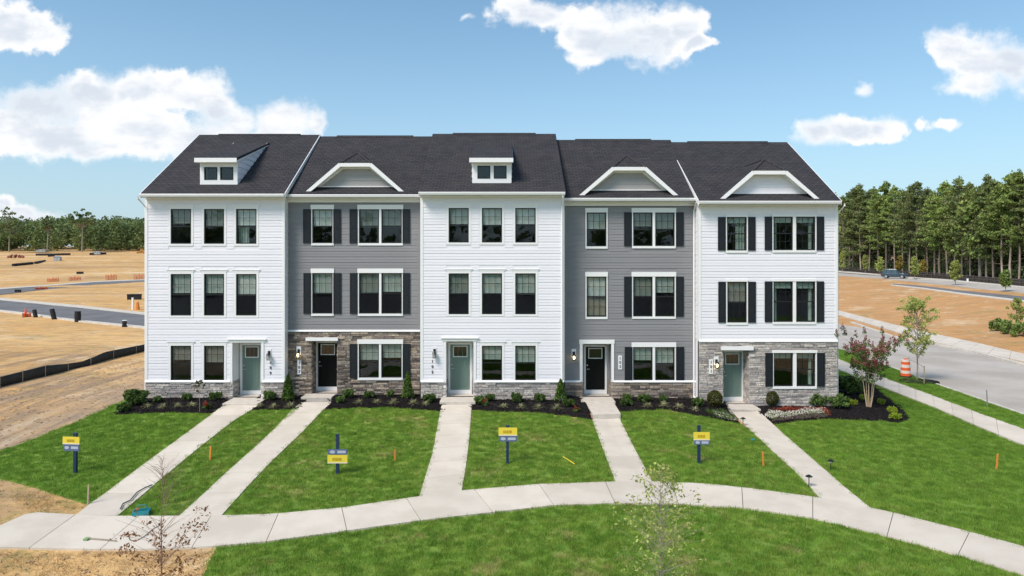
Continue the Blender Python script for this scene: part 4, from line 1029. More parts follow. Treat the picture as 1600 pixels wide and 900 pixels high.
        t_ = math.tan(math.atan(sg)/2)
        inner = [(L+ex, zb4-.03), (TL+bw*t_*.9+.02, zt4-bw+.0), (TR-bw*t_*.9-.02, zt4-bw+.0), (Rr-ex, zb4-.03)]
        band(yf-.03, yf+.03, outer, inner, 'gable_fascia', white_trim)
        inner2 = [(L+ex*2.2, zb4+.1), (TL+bw*t_*2.3, zt4-bw*2.4), (TR-bw*t_*2.3, zt4-bw*2.4), (Rr-ex*2.2, zb4+.1)]
        yin = yf+.36; zb5 = rz(yin)+.015
        def at_z(side, z, off_): 
            x = L+(z-zb4)/sg+off_ if side < 0 else Rr-(z-zb4)/sg-off_
            return x
        # sloped soffit between fascia and panel
        mb = MB(); ii = [(at_z(-1, zb5, .10), zb5), (TL+.08, zt4-.10), (TR-.08, zt4-.10), (at_z(1, zb5, .10), zb5)]
        jj = [(at_z(-1, zb5, .18), zb5), (TL+.13, zt4-.15), (TR-.13, zt4-.15), (at_z(1, zb5, .18), zb5)]
        for k in range(3):
            p, q, p2, q2 = ii[k], ii[k+1], jj[k], jj[k+1]
            mb.add([(p[0], yf+.03, p[1] if k == 1 or 1 else 0), (q[0], yf+.03, q[1]), (q[0], yin, q[1]), (p[0], yin, p[1])], [(0, 1, 2, 3)])
        sub(mb, 'gable_soffit', white_trim, gab)
        # inner frieze on the panel and the panel itself with courses
        i1 = [(at_z(-1, zb5, .08), zb5), (TL+.04, zt4-.06), (TR-.04, zt4-.06), (at_z(1, zb5, .08), zb5)]
        fz = .13 if ui != 4 else .03
        e2 = fz*nrm/sg
        i2 = [(i1[0][0]+e2, zb5), (i1[1][0]+fz*t_, i1[1][1]-fz), (i1[2][0]-fz*t_, i1[2][1]-fz), (i1[3][0]-e2, zb5)]
        band(yin-.02, yin+.02, i1, i2, 'gable_frieze', white_trim)
        sub(MB().prism_y(i2, yin+.0, yin+.04), 'gable_panel', taupe_siding if ui != 4 else white_siding, gab)
        sub(MB().box(i1[0][0], i1[3][0], yin-.05, yin-.021, zb5-.01, zb5+.035), 'gable_sill', white_trim, gab)
        z = zb5+.035
        while z < i2[1][1]-.03:
            h = min(EXPO, i2[1][1]-z); f0 = (z-zb5)/(i2[1][1]-zb5); f1_ = (z+h-zb5)/(i2[1][1]-zb5)
            xa0 = i2[0][0]+(i2[1][0]-i2[0][0])*f0; xb0 = i2[3][0]+(i2[2][0]-i2[3][0])*f0; xa1 = i2[0][0]+(i2[1][0]-i2[0][0])*f1_; xb1 = i2[3][0]+(i2[2][0]-i2[3][0])*f1_
            m_ = MB(); m_.add([(xa0, yin, z), (xb0, yin, z), (xb0, yin-.02, z), (xa0, yin-.02, z), (xa1, yin-.003, z+h), (xb1, yin-.003, z+h)], [(0, 1, 2, 3), (3, 2, 5, 4)])
            sub(m_, 'siding_board', taupe_siding if ui != 4 else white_siding, gab); z += EXPO
    return H
door_glass = mat('door_lite_glass', (.03,.028,.022), .08, spec=.8)
for i in range(5): townhouse(i)

# ------------------------------------------------------------------ foliage
def leaf_mesh(name, C, size, m, stretch=1.5, up=0.0, jitter=.35):
    C = np.asarray(C, float); n = len(C); d = nrg.normal(size=(n, 3)); d[:, 2] += up
    d /= np.linalg.norm(d, axis=1, keepdims=True); e = np.cross(d, nrg.normal(size=(n, 3))); e /= np.linalg.norm(e, axis=1, keepdims=True)
    s = size*(1+jitter*nrg.uniform(-1, 1, size=(n, 1))); a = d*s*stretch/2; b = e*s/2
    V = np.stack([C-a, C+b*.9-a*.1, C+a, C-b*.9-a*.1], 1).reshape(-1, 3); F = np.arange(4*n).reshape(-1, 4)
    me = bpy.data.meshes.new(name); me.from_pydata(V.tolist(), [], F.tolist()); me.materials.append(m); return me
def ball(n, c, r, shell=.55):
    d = nrg.normal(size=(n, 3)); d /= np.linalg.norm(d, axis=1, keepdims=True); q = nrg.uniform(shell**3, 1, size=(n, 1))**(1/3)
    return np.asarray(c)+d*q*np.asarray(r)
def leafmat(name, c1, c2, rand=.15, isl=.35, tr=.3, ns=.5):
    return mat(name, c1, .75, col2=c2, nscale=ns, rand=rand, island=isl, transl=tr, spec=.15)
pine_l = leafmat('pine_needles', (.165,.225,.085), (.24,.275,.105), .22, .4)
pine_y = leafmat('light_green_leaves', (.20,.29,.08), (.27,.33,.10), .2, .4)
wood_l = leafmat('far_wood_leaves', (.13,.19,.075), (.21,.26,.10), 0, .4, .3, .08)
shrub_l = leafmat('shrub_leaves', (.07,.125,.03), (.11,.17,.045), .2, .5, .3, 5)
arb_l = leafmat('arborvitae_leaves', (.07,.14,.02), (.10,.17,.03), .1, .5, .3, 5)
box_l = leafmat('boxwood_leaves', (.060,.075,.014), (.085,.085,.02), .15, .4, .25, 5)
lime_l = leafmat('chartreuse_leaves', (.26,.36,.03), (.33,.40,.05), .1, .3, .35, 5)
vari_l = leafmat('cream_striped_blades', (.36,.37,.19), (.46,.45,.26), .15, .4, .3, 8)
red_l = leafmat('red_foliage', (.25,.045,.03), (.32,.08,.04), .1, .4, .3, 8)
plum_l = leafmat('plum_seed_heads', (.24,.06,.075), (.32,.11,.11), .1, .5, .3, 5)
white_f = leafmat('white_petals', (.75,.72,.62), (.66,.62,.50), .05, .2, .2, 5)
purple_f = leafmat('dusty_purple_leaves', (.16,.11,.12), (.20,.15,.12), .1, .4, .3, 5)
brown_l = leafmat('dead_brown_leaves', (.34,.18,.09), (.26,.14,.08), .1, .4, .3, 5)
yg_l = leafmat('yellow_green_leaves', (.33,.39,.10), (.40,.43,.14), .15, .4, .35, 3)
gold_l = leafmat('golden_leaves', (.36,.24,.05), (.26,.24,.06), .1, .4, .35, 3)

def pine(k):
    r = random.Random(900+k); H = r.uniform(19, 23); mb = MB(); pts = []; x = y = 0
    for i in range(8):
        t = i/7; pts.append((x, y, H*t)); x += r.uniform(-.18, .18); y += r.uniform(-.18, .18)
    mb.tube(pts, [.21*(1-.8*i/7) for i in range(8)], 7)
    C = []; cb = [.30, .38, .24, .42, .20, .34][k % 6]; cw = r.uniform(2.9, 3.8)
    nb = 58
    for i in range(nb):
        t = cb+(1-cb)*(i+.5)/nb; a = r.uniform(0, 6.283); u = (t-cb)/(1-cb)
        L = cw*(math.sin(math.pi*min(1, u*.85+.18))**.7)*r.uniform(.55, 1.15)+.3
        z = H*t; p0 = Vector((np.interp(t, [q/7 for q in range(8)], [p[0] for p in pts]), np.interp(t, [q/7 for q in range(8)], [p[1] for p in pts]), z))
        e = p0+Vector((math.cos(a)*L, math.sin(a)*L, L*r.uniform(.0, .45)))
        mb.tube([p0, p0.lerp(e, .5)+Vector((0, 0, -.12)), e], [.05, .035, .015], 4)
        for c in (.45, .72, 1.0):
            if r.random() < .12: continue
            q = p0.lerp(e, c); rr = r.uniform(.55, 1.05)
            C.append(ball(40, q, (rr, rr, rr*.4), .1))
    for i in range(5):     # dead lower limbs
        t = r.uniform(.12, cb); a = r.uniform(0, 6.283); L = r.uniform(.8, 1.8); p0 = Vector((0, 0, H*t)); mb.tube([p0, p0+Vector((math.cos(a)*L, math.sin(a)*L, r.uniform(-.2, .3)))], [.03, .01], 4)
    C.append(ball(50, (pts[-1][0], pts[-1][1], H), (.6, .6, .9), .1))
    return mb.mesh('trunk'), leaf_mesh('crown', np.concatenate(C), .27, pine_l if k % 3 else pine_y, 1.6, .5)
def broad(k, m, H=13):
    r = random.Random(400+k); mb = MB(); mb.tube([(0,0,0),(.1,.05,H*.35),(-.05,.1,H*.7)], [.22,.15,.06], 7); C = []
    for i in range(34):
        a = r.uniform(0, 6.283); u = r.uniform(.12, 1); rad = H*.24*math.sin(math.pi*min(1, u*.8+.15))*math.sqrt(r.uniform(.2, 1)); z = H*(.15+.82*u)
        q = (math.cos(a)*rad, math.sin(a)*rad, z); mb.tube([(0, 0, z*.8), q], [.04, .015], 4); rr = r.uniform(.07, .12)*H; C.append(ball(60, q, (rr, rr, rr*.75), .3))
    return mb.mesh('trunk'), leaf_mesh('crown', np.concatenate(C), .36, m, 1.3, .1)
pines = [pine(k) for k in range(8)]; broads = [broad(0, pine_y), broad(1, pine_l), broad(2, yg_l, 9)]
for t_, c_ in pines: t_.materials.append(bark)
for t_, c_ in broads: t_.materials.append(bark2)
def tree(meshes, name, x, y, s, rz, lab, cat='tree', group=None, sink=.2):
    o = empty(name, (x, y, g(x, y)-sink), rz, label=lab, cat=cat, group=group); o.scale = (s, s, s)
    a = link('trunk', meshes[0], None, o); b = link('crown', meshes[1], None, o); return o
# front rank of the pine wood: pixel of the foot, distance from camera, top row
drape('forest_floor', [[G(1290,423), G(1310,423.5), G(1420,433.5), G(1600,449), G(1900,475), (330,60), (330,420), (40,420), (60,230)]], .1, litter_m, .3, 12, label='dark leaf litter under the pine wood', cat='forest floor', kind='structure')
front = [(1318,205,305),(1332,208,292),(1345,202,286),(1358,200,296),(1371,190,300),(1384,188,283),(1398,182,290),(1410,176,297),(1421,172,288),(1434,168,283),(1448,162,292),(1460,158,298),(1468,156,288),(1480,152,282),(1492,149,292),(1503,146,276),(1516,142,284),(1531,139,297),(1541,137,272),(1552,135,280),(1566,132,285),(1578,130,268),(1592,128,265),(1606,127,272),(1622,125,268),(1640,124,262),(1660,122,270)]
names_x = [('just right of the house corner'),('second pine right of the house corner'),('third pine right of the house corner'),('pine left of the car, slim trunk'),('pine directly behind the left end of the car'),
 'pine rising straight above the parked car','pine above the nose of the car','pine just right of the car','pine left of the olive roadside sapling','pine behind the olive roadside sapling','pine between the olive and the golden saplings','pine with the pale trunk near the golden sapling',
 'crowded pine behind the golden sapling','pine above the left rail post','tall pine mid wood with ragged top','pine left of the round topped pine','round topped pine mid way to the right edge','short bright crowned tree with pale straight trunk','tall pine behind the bright crowned tree','pine right of the bright crowned tree','leaning pine right of the bright crowned tree','tall dark pine close to the right edge','tallest pine at the right edge of the photo','pine cut by the right edge','pine','pine','pine']
for i, (px, d, row) in enumerate(front):
    x = (px-CX)*d/FPX; y = CAMY+d; z0 = g(x, y); top = CAMZ+(HY-row)*d/FPX; k = (i*5+2) % 8
    me = pines[k]; Ht = max(v.co.z for v in me[0].vertices)+.7; 
    if i == 17: me = broads[0]; Ht = 13
    lab = 'front rank of the wood: '+names_x[i] if i < 24 else ['nearest','middle','outermost'][i-24]+' pine of the front rank beyond the right edge of the frame'
    tree(me, 'pine_tree' if i != 17 else 'broadleaf_tree', x, y, (top-z0+.2)/Ht, i*1.3, lab, group='front rank of the pine wood')
r = random.Random(5)
for row_i in range(7):
    for j in range(17):
        px = 1285+(j+r.uniform(-.4, .4))*25; d = 215-(px-1310)*.30+8+row_i*7+r.uniform(-3, 3); d = max(d, 118+row_i*8)
        x = (px-CX)*d/FPX; y = CAMY+d; rw = np.interp(px, [1280,1330,1400,1440,1500,1540,1600,1750], [312,294,297,300,290,287,277,270])+r.uniform(-6, 22)
        k = r.randrange(8); me = pines[k]; Ht = max(v.co.z for v in me[0].vertices)+.7; top = CAMZ+(HY-rw)*d/FPX
        if px < 1318 and d < 230: continue
        if (row_i*17+j) % 3 == 2:
            bi = (row_i+j) % 2; Hb = 13; sb = (top-g(x, y))/Hb*r.uniform(.55, .95)
            tree(broads[bi], 'broadleaf_tree', x, y, sb, r.uniform(0, 6), 'leafy hardwood tree mixed in among the pines of the wood', group='hardwoods among the pines'); continue
        tree(me, 'pine_tree', x, y, (top-g(x, y))/Ht, r.uniform(0, 6), 'pine standing behind the front rank of the wood', group='pines deeper in the wood')
# understory along the forest edge
C = []
for i in range(260):
    px = 1285+r.uniform(0, 420); d = (215-(px-1310)*.30 if px < 1600 else 128)+r.uniform(-1, 26); x = (px-CX)*d/FPX; y = CAMY+d; h = r.uniform(.5, 2.4) if i % 3 else r.uniform(2, 6)
    C.append(ball(40, (x, y, g(x, y)+h*.5), (1.2, 1.2, h*.6), .2))
for i in range(420):
    px = 1285+r.uniform(0, 460); d = (215-(px-1310)*.30 if px < 1600 else 128)+r.uniform(30, 66); x = (px-CX)*d/FPX; y = CAMY+d; h = r.uniform(3, 11)
    C.append(ball(30, (x, y, g(x, y)+h*.5), (2.4, 2.4, h*.55), .2))
C2 = []
for i in range(520):
    px = 1285+r.uniform(0, 460); d = (215-(px-1310)*.30 if px < 1600 else 128)+r.uniform(6, 40); x = (px-CX)*d/FPX; y = CAMY+d; h = r.uniform(2, 9)
    C2.append(ball(24, (x, y, g(x, y)+h), (1.7, 1.7, 1.2), .1))
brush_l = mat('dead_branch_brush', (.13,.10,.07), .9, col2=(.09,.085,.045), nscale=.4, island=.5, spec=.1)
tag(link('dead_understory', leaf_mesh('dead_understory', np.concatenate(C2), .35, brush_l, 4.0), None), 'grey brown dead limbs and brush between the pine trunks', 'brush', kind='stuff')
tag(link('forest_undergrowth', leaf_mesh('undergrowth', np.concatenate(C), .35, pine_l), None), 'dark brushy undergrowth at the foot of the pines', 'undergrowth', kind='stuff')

# far wood on the left
C = []; r = random.Random(12)
for i in range(820):
    x = r.uniform(-420, 60); dd = r.uniform(0, 90); y = 302+dd; h = r.uniform(11.5, 15)*(1+dd/260); z0 = g(x, y)
    rad = r.uniform(2.4, 4.6)
    for q in range(6): C.append(ball(52 if x < -120 else 14, (x+r.uniform(-2, 2), y+r.uniform(-2, 2), z0+h*r.uniform(.12, .85)), (rad, rad, rad*.75), .5))
    C.append(ball(40 if x < -120 else 12, (x, y, z0+h*.88), (rad*.8, rad*.8, rad*.6), .4))
tag(link('distant_woods', leaf_mesh('distant_woods', np.concatenate(C), .95, wood_l, 1.2, .2), None), 'dense dark green wood beyond the bare slope on the left', 'woods', kind='stuff')
drape('unseen_opposite_lawn', [[(-90, -23.5), (90, -23.5), (90, -33), (-90, -33)], [(-90, -44), (90, -44), (90, -54), (-90, -54)]], .03, lawn_m, .1, 6, label='unseen grass added behind the viewpoint for the window reflections', cat='lawn', kind='structure')  # unseen grass strips, added so the glass mirrors less brown soil
drape('reflection_ground', [[(-110, -54.4), (110, -54.4), (110, -126), (-110, -126)]], .03, asphalt_d, .1, 8, label='unseen grey ground added behind the viewpoint to neutralise the window reflections', cat='added ground', kind='structure')  # made-up ground, grey so the mid-floor glass mirrors a neutral tone
drape('unseen_front_street', [[(-90, -33.4), (90, -33.4), (90, -43.6), (-90, -43.6)]], .03, asphalt_m, .1, 6, label='unseen street added behind the viewpoint for the window reflections', cat='street', kind='structure')  # unseen street, added with the grass to tone the window reflections
C = []
for i in range(240):
    x = r.uniform(-260, 260); y = -98-r.uniform(0, 26); h = r.uniform(11, 17); rad = r.uniform(3, 5)
    for q in range(4): C.append(ball(16, (x, y, g(x, y)+h*r.uniform(.15, .9)), (rad, rad, rad*.8), .5))
tag(link('woods_across_the_road', leaf_mesh('woods', np.concatenate(C), 1.6, wood_l, 1.2, .2), None), 'line of trees behind the viewpoint seen only in the window glass', 'woods', kind='stuff')
def umbrella_tree(px, row_t, row_b, d, wpx, lab, seed, low=False):
    x = (px-CX)*d/FPX; y = CAMY+d; z0 = CAMZ+(HY-row_b)*d/FPX; top = CAMZ+(HY-row_t)*d/FPX; H = top-z0; w = wpx*d/FPX/2; r = random.Random(seed)
    mb = MB(); mb.tube([(0,0,0),(.3,0,H*.5),(0,.2,H*.85)], [.30,.22,.08], 7); C = []
    for i in range(46):
        a = r.uniform(0, 6.283); u = r.random(); rad = w*math.sqrt(r.random()); z = H*(.62+.36*u*(1-.5*(rad/w)**2)) if not low else H*(.3+.68*u*(1-.45*(rad/w)**2))
        q = (math.cos(a)*rad, math.sin(a)*rad, z); mb.tube([(0, 0, H*.55), q], [.08, .03], 4); C.append(ball(34, q, (w*.2, w*.2, w*.11), .2))
    o = empty('tall_tree', (x, y, z0), label=lab, cat='tree'); t_ = mb.build('trunk', bark2, o); link('crown', leaf_mesh('crown', np.concatenate(C), .6, wood_l, 1.3), None, o)
umbrella_tree(128, 325, 394, 318, 38, 'tall slim tree with flat open crown above the far left wood', 3)
umbrella_tree(14, 322, 394, 315, 42, 'big twin trunked tree at the left edge of the photo', 4, True)
umbrella_tree(74, 336, 392, 322, 14, 'small ragged treetop poking above the far wood', 6)

# ------------------------------------------------------------------ planting beds
def proto(name, parts, lab='', cat='', group=''):
    o = empty(name, (0, 0, 0), label=lab, cat=cat, group=group)
    for nm, me in parts: link(nm, me, None, o)
    return o
def stemmesh(n, h, w):
    mb = MB(); r = random.Random(n)
    for i in range(n): a = r.uniform(0, 6.283); mb.tube([(0, 0, 0), (math.cos(a)*w*.5, math.sin(a)*w*.5, h*.6), (math.cos(a)*w, math.sin(a)*w, h)], [.012, .008, .004], 4)
    me = mb.mesh('stems'); me.materials.append(bark2); return me
def arb_pts(n, h, w):
    z = nrg.uniform(0, 1, n)**.8; rr = w*(1-z)**.75*nrg.uniform(.55, 1, n); a = nrg.uniform(0, 6.283, n); a2 = a+.0
    return np.stack([rr*np.cos(a2), rr*np.sin(a2), .04+z*h], 1)
def clumpy(n, k, r, h, rr=.13):
    q = random.Random(n*k); C = []
    for i in range(k):
        a = q.uniform(0, 6.283); s = math.sqrt(q.random()); C.append(ball(n//k, (math.cos(a)*r*s*.75, math.sin(a)*r*s*.75, h*(.25+.5*q.random()*(1-.4*s))), (rr, rr, rr*.9), .2))
    return np.concatenate(C)
def blade_grass(n, L, m, w=.02):
    V = []; F = []; r = random.Random(n)
    for i in range(n):
        a = r.uniform(0, 6.283); el = r.uniform(.35, 1.35); c, s = math.cos(a), math.sin(a); l = L*r.uniform(.7, 1.1); k = len(V)
        for j in range(4):
            t = j/3; out = l*t*math.cos(el)*(1+.25*t); up = l*t*math.sin(el)-l*.45*t*t*(1.3-el*.6); ww = w*(1-t*.85)/2
            V += [(c*out-s*ww, s*out+c*ww, up+.01), (c*out+s*ww, s*out-c*ww, up+.01)]
            if j: F.append((k+2*j-2, k+2*j-1, k+2*j+1, k+2*j))
    me = bpy.data.meshes.new('blades'); me.from_pydata(V, [], F); me.materials.append(m); return me
PROTO = {}
def place(kind, px, py, s, lab, group=None):
    p = PROTO[kind]; used = p.get('used'); o = copy_tree(p['o']) if used else p['o']; p['used'] = True
    x, y = G(px, py); o.location = (x, y, g(x, y)+.04); o.scale = (s, s, s*rnd.uniform(.9, 1.1)); o.rotation_euler = (0, 0, rnd.uniform(0, 6.28)); o['label'] = lab
    if group: o['group'] = group
    elif 'group' in o.keys() and not o['group']: del o['group']
    return o
def dp(kind, name, cat, parts, group): PROTO[kind] = {'o': proto(name, parts, 'x', cat, group)}
dp('arb', 'arborvitae', 'evergreen shrub', [('foliage', leaf_mesh('foliage', arb_pts(1500, 1.0, .30), .05, arb_l, 1.8, .8)), ('stem', stemmesh(1, .5, .01))], 'narrow arborvitae between the doors')
dp('shrub', 'shrub', 'shrub', [('foliage', leaf_mesh('foliage', clumpy(560, 16, .34, .46, .10), .065, shrub_l, 1.9)), ('stem', stemmesh(5, .25, .12))], 'low green shrubs against the house walls')
dp('vari', 'variegated_grass', 'ornamental grass', [('blades', blade_grass(75, .30, vari_l, .022))], 'cream striped grasses along the beds')
dp('box', 'boxwood', 'shrub', [('foliage', leaf_mesh('foliage', np.concatenate([ball(2600, (0, 0, .38), (.33, .33, .38), .72)]), .045, box_l, 1.3)), ('stem', stemmesh(3, .3, .05))], 'clipped round boxwoods beside the rightmost door')
dp('lime', 'chartreuse_shrub', 'shrub', [('foliage', leaf_mesh('foliage', clumpy(600, 12, .24, .34, .12), .05, lime_l, 1.6)), ('stem', stemmesh(5, .2, .1))], 'bright chartreuse shrubs in the corner bed')
dp('red', 'red_flower_plant', 'flowering plant', [('leaves', leaf_mesh('leaves', clumpy(160, 6, .14, .2, .08), .05, shrub_l, 1.5)), ('flowers', leaf_mesh('flowers', clumpy(120, 6, .12, .42, .06), .04, red_l, 1.2))], 'small red plants in the beds')
dp('big', 'leafy_bush', 'shrub', [('foliage', leaf_mesh('foliage', clumpy(2000, 34, .50, .92, .15), .07, shrub_l, 1.9)), ('stem', stemmesh(7, .5, .2))], 'larger leafy bushes in the beds')
for px, py, s, l in ((450,627,1.02,'narrow bright green arborvitae left of the brown stone front'),(637,623,1.0,'narrow arborvitae under the shutter at the right end of the brown stone'),(876,628,1.0,'narrow arborvitae at the right end of the middle white townhouse'),(1073,622,.9,'narrow arborvitae near the right downspout of the grey townhouse')):
    place('arb', px, py, s, l)
ordw = ['first','second','third','fourth','fifth','sixth']
where = {'a': 'under the windows of the leftmost townhouse', 'b': 'in the small bed between the two left doorsteps', 'c': 'in the bed below the brown stone front', 'd': 'in the bed of the middle white townhouse', 'e': 'in the bed of the right grey townhouse'}
SHR = {'a': [(246,630),(292,627),(336,627)], 'b': [(421,626)], 'c': [(532,631),(544,623),(576,623),(610,621)], 'd': [(749,633),(766,628),(807,630),(843,629),(888,637)], 'e': [(980,629),(978,636),(1008,630),(1036,629),(1092,636)]}
for k, lst in SHR.items():
    for i, (px, py) in enumerate(lst):
        place('shrub', px, py, rnd.uniform(.65, 1.0), '%slow dark green shrub %s%s' % ('' , where[k], ', '+ordw[i]+' from the left' if len(lst) > 1 else ''))
place('shrub', 672, 630, .95, 'low green shrub left of the middle doorstep')
VAR = {'a': [(230,638),(254,639),(277,638),(300,636)], 'b': [(406,637),(428,638),(453,638)], 'c': [(560,632),(589,631),(615,632),(646,633)], 'd': [(787,638),(814,640),(841,640),(870,641)], 'e': [(1012,637),(1037,637),(1061,639),(1086,643)]}
for k, lst in VAR.items():
    for i, (px, py) in enumerate(lst): place('vari', px, py, rnd.uniform(.85, 1.15), 'cream striped ornamental grass %s, %s from the left' % (where[k], ordw[i]))
place('vari', 645+20, 634, .8, 'small cream striped grass just left of the middle doorstep')
place('red', 323, 641, 1.2, 'red leaved plant beside the leftmost doorstep'); place('red', 758, 635, 1.1, 'red plant just right of the middle doorstep'); place('red', 901, 645, 1.0, 'small pinkish plant beside the grey townhouse doorstep')
place('box', 1117, 637, .98, 'round clipped boxwood left of the rightmost door'); place('box', 1206, 636, .88, 'round olive boxwood right of the rightmost doorstep')
place('big', 212, 634, 1.05, 'upright dark bush at the left corner of the row'); place('big', 1240, 634, .62, 'dark bush right of the small white yard sign')
place('big', 1277, 636, .88, 'dark spreading bush below the right ground floor window'); place('big', 1312, 640, .88, 'dark spreading bush at the right corner of the stone front')
place('big', 1326, 617, 1.3, 'tall dark bush with pale blooms beside the right side wall')
for px, py, s, l in ((1332,635,.9,'chartreuse shrub left of the plum tree'),(1352,627,1.0,'chartreuse shrub behind the plum tree'),(1376,633,.8,'chartreuse shrub right of the plum tree trunk'),(1395,647,.9,'chartreuse shrub at the right tip of the corner bed'),(1400,657,1.0,'yellowest chartreuse shrub nearest the lawn at the bed tip')): place('lime', px, py, s, l)
place('shrub', 195, 645, .9, 'low sprawling shrub at the left tip of the leftmost bed')
def drift(name, poly, n, size, m, h, lab):
    gp = GP(poly); xs = [p[0] for p in gp]; ys = [p[1] for p in gp]; C = []
    def inside(x, y):
        c = False
        for i in range(len(gp)):
            (x1, y1), (x2, y2) = gp[i], gp[i-1]
            if (y1 > y) != (y2 > y) and x < (x2-x1)*(y-y1)/(y2-y1)+x1: c = not c
        return c
    while len(C) < n:
        x, y = rnd.uniform(min(xs), max(xs)), rnd.uniform(min(ys), max(ys))
        if inside(x, y): C.append((x, y, g(x, y)+.05+h*rnd.random()**.5*(.7+.3*math.sin(x*9)*math.cos(y*11))))
    tag(link(name, leaf_mesh(name, C, size, m, 1.2), None), lab, 'flowers', kind='stuff')
drift('white_flowers', [(1194,655),(1200,646),(1240,648),(1262,641),(1290,642),(1294,648),(1262,652),(1235,656),(1210,658)], 2600, .035, white_f, .16, 'drift of small white flowers in front of the rightmost townhouse')
drift('red_flowers', [(1204,645),(1225,641),(1260,642),(1292,643),(1300,652),(1290,653),(1284,645),(1260,644),(1235,647)], 1300, .035, red_l, .2, 'band of red brown flowers behind the white ones')
drift('purple_flowers', [(1206,662),(1215,656),(1240,654),(1270,650),(1296,652),(1290,655),(1240,659)], 2200, .04, purple_f, .14, 'dusty purple and green edging plants before the white flowers')
drift('edging_plants', [(1198,650),(1206,661),(1240,657),(1290,654),(1298,649),(1262,647),(1230,650)], 1500, .05, shrub_l, .12, 'green leaves among the flowers of the corner bed')
drift('path_side_flowers', [(1108,647),(1126,647),(1142,653),(1155,661),(1146,660),(1125,655)], 900, .035, white_f, .12, 'pale flowers along the bed edge left of the rightmost path')
drift('path_side_leaves', [(1100,644),(1130,645),(1144,652),(1157,662),(1140,659),(1110,652)], 1300, .045, shrub_l, .15, 'green edging leaves left of the rightmost path')

# small trees built individually
def sapling(name, x, y, H, lab, m, leaf, nclump, spread, seed, cb=.3, trunks=1, ls=.06, per=26, cr=.12, bk=bark2, droop=0, tw=.03, upw=.45, top_w=1.0, cat='tree', bare_top=0):
    r = random.Random(seed); o = empty(name, (x, y, g(x, y)), label=lab, cat=cat); mb = MB(); C = []
    for t in range(trunks):
        a = t*6.283/trunks+.4; lx, ly = (math.cos(a)*spread*.35, math.sin(a)*spread*.35) if trunks > 1 else (0, 0)
        sx, sy = (math.cos(a)*.07, math.sin(a)*.07) if trunks > 1 else (0, 0)
        P_ = [Vector((sx+(lx)*u+r.uniform(-.02, .02)*H*.3, sy+(ly)*u+r.uniform(-.02, .02)*H*.3, H*u*.97)) for u in (0, .2, .4, .6, .8, 1)]
        mb.tube(P_, [tw*(1-.85*u) for u in (0, .2, .4, .6, .8, 1)], 6)
        for i in range(nclump//trunks):
            u = cb+(1-cb)*r.random(); k = min(4, int(u*5)); p0 = P_[k].lerp(P_[k+1], u*5-k); a = r.uniform(0, 6.283)
            prof = math.sin(math.pi*min(1, (u-cb)/(1-cb)*.75+.2)) if top_w <= 1 else .45+.75*(u-cb)/(1-cb)
            L = spread*prof*r.uniform(.5, 1.1); e = p0+Vector((math.cos(a)*L, math.sin(a)*L, L*upw*r.uniform(.4, 1.4)-droop))
            mb.tube([p0, p0.lerp(e, .5)+Vector((0, 0, .03)), e], [tw*.3, tw*.2, tw*.08], 4)
            if leaf and not (bare_top and p0.z > bare_top):
                C.append(ball(per, e, (cr, cr, cr*.8), .1))
                if r.random() < .6: C.append(ball(per//2, p0.lerp(e, .6), (cr, cr, cr*.8), .1))
    mb.build('trunk', bk, o)
    if leaf: link('crown', leaf_mesh('crown', np.concatenate(C), ls, m, 1.7), None, o)
    return o, C
x, y = G(1358, 638)
o, C = sapling('crape_myrtle', x, y, 2.75, 'multi stemmed small tree with plum red seed heads in the corner bed', shrub_l, True, 120, 1.05, 21, .42, 5, .05, 26, .12, mat('pale_tan_bark', (.50,.38,.24), .7), tw=.028, top_w=2)
r = random.Random(3); Q = []
for c in C:
    m_ = c.mean(0)
    if m_[2] > 1.55 and r.random() < .9: Q.append(ball(40, m_+np.array([0, 0, .14]), (.07, .07, .15), .1))
link('seed_heads', leaf_mesh('seed_heads', np.concatenate(Q), .045, plum_l, 1.2), None, o)
x, y = G(1433, 596)
sapling('street_tree', x, y, 4.6, 'young slender street tree with yellow green leaves staked beside the traffic barrel', yg_l, True, 90, .95, 33, .26, 1, .075, 24, .16, tw=.045, upw=1.2)
for px, py, l in ((1444,603,'wooden tree stake right of the young street tree'),(1420,588,'wooden tree stake left of the young street tree')):
    x2, y2 = G(px, py); ob = MB().tube([(0, 0, -.1), (0, 0, 1.0)], .03, 6).build('tree_stake', wood_post, loc=(x2, y2, g(x2, y2)+.1)); tag(ob, l, 'stake', 'stakes of the young street tree')
a, b = G(1444, 603), G(1420, 588); tag(MB().tube([(a[0], a[1], g(*a)+1.0), (x, y-.02, g(x, y)+1.05), (b[0], b[1], g(*b)+1.0)], .008, 5).build('tree_tie', rubber), 'thin dark tie strap holding the young street tree', 'strap')
mx, my = G(1436, 599); mr = [(mx+1.15*math.cos(t)*.9, my+.85*math.sin(t)) for t in np.linspace(0, 6.283, 18)[:-1]]
drape('mulch_ring', [mr], .14, mulch_m, .2, .5, label='dark mulch ring around the young street tree', cat='mulch', kind='structure')
# small tree with almost bare top at bottom left, green one right of centre
sapling('dying_sapling', -6.6, -17.0, 3.15, 'dying sapling with curled brown leaves and bare top at the lower left', brown_l, True, 120, .80, 41, .10, 1, .04, 11, .13, mat('reddish_twig', (.24,.15,.11), .8), tw=.013, upw=.8, bare_top=1.45)
sapling('green_sapling', 2.95, -17.1, 3.0, 'young sapling with sparse light green leaves at the bottom centre', yg_l, True, 150, .85, 42, .06, 1, .04, 8, .11, tw=.014, upw=.55)
x, y = G(312, 645); sapling('thin_seedling', x, y, 1.3, 'thin bare stemmed seedling before the leftmost stone base', box_l, True, 10, .22, 44, .6, 1, .05, 8, .06, tw=.012, upw=1.0, cat='young tree')
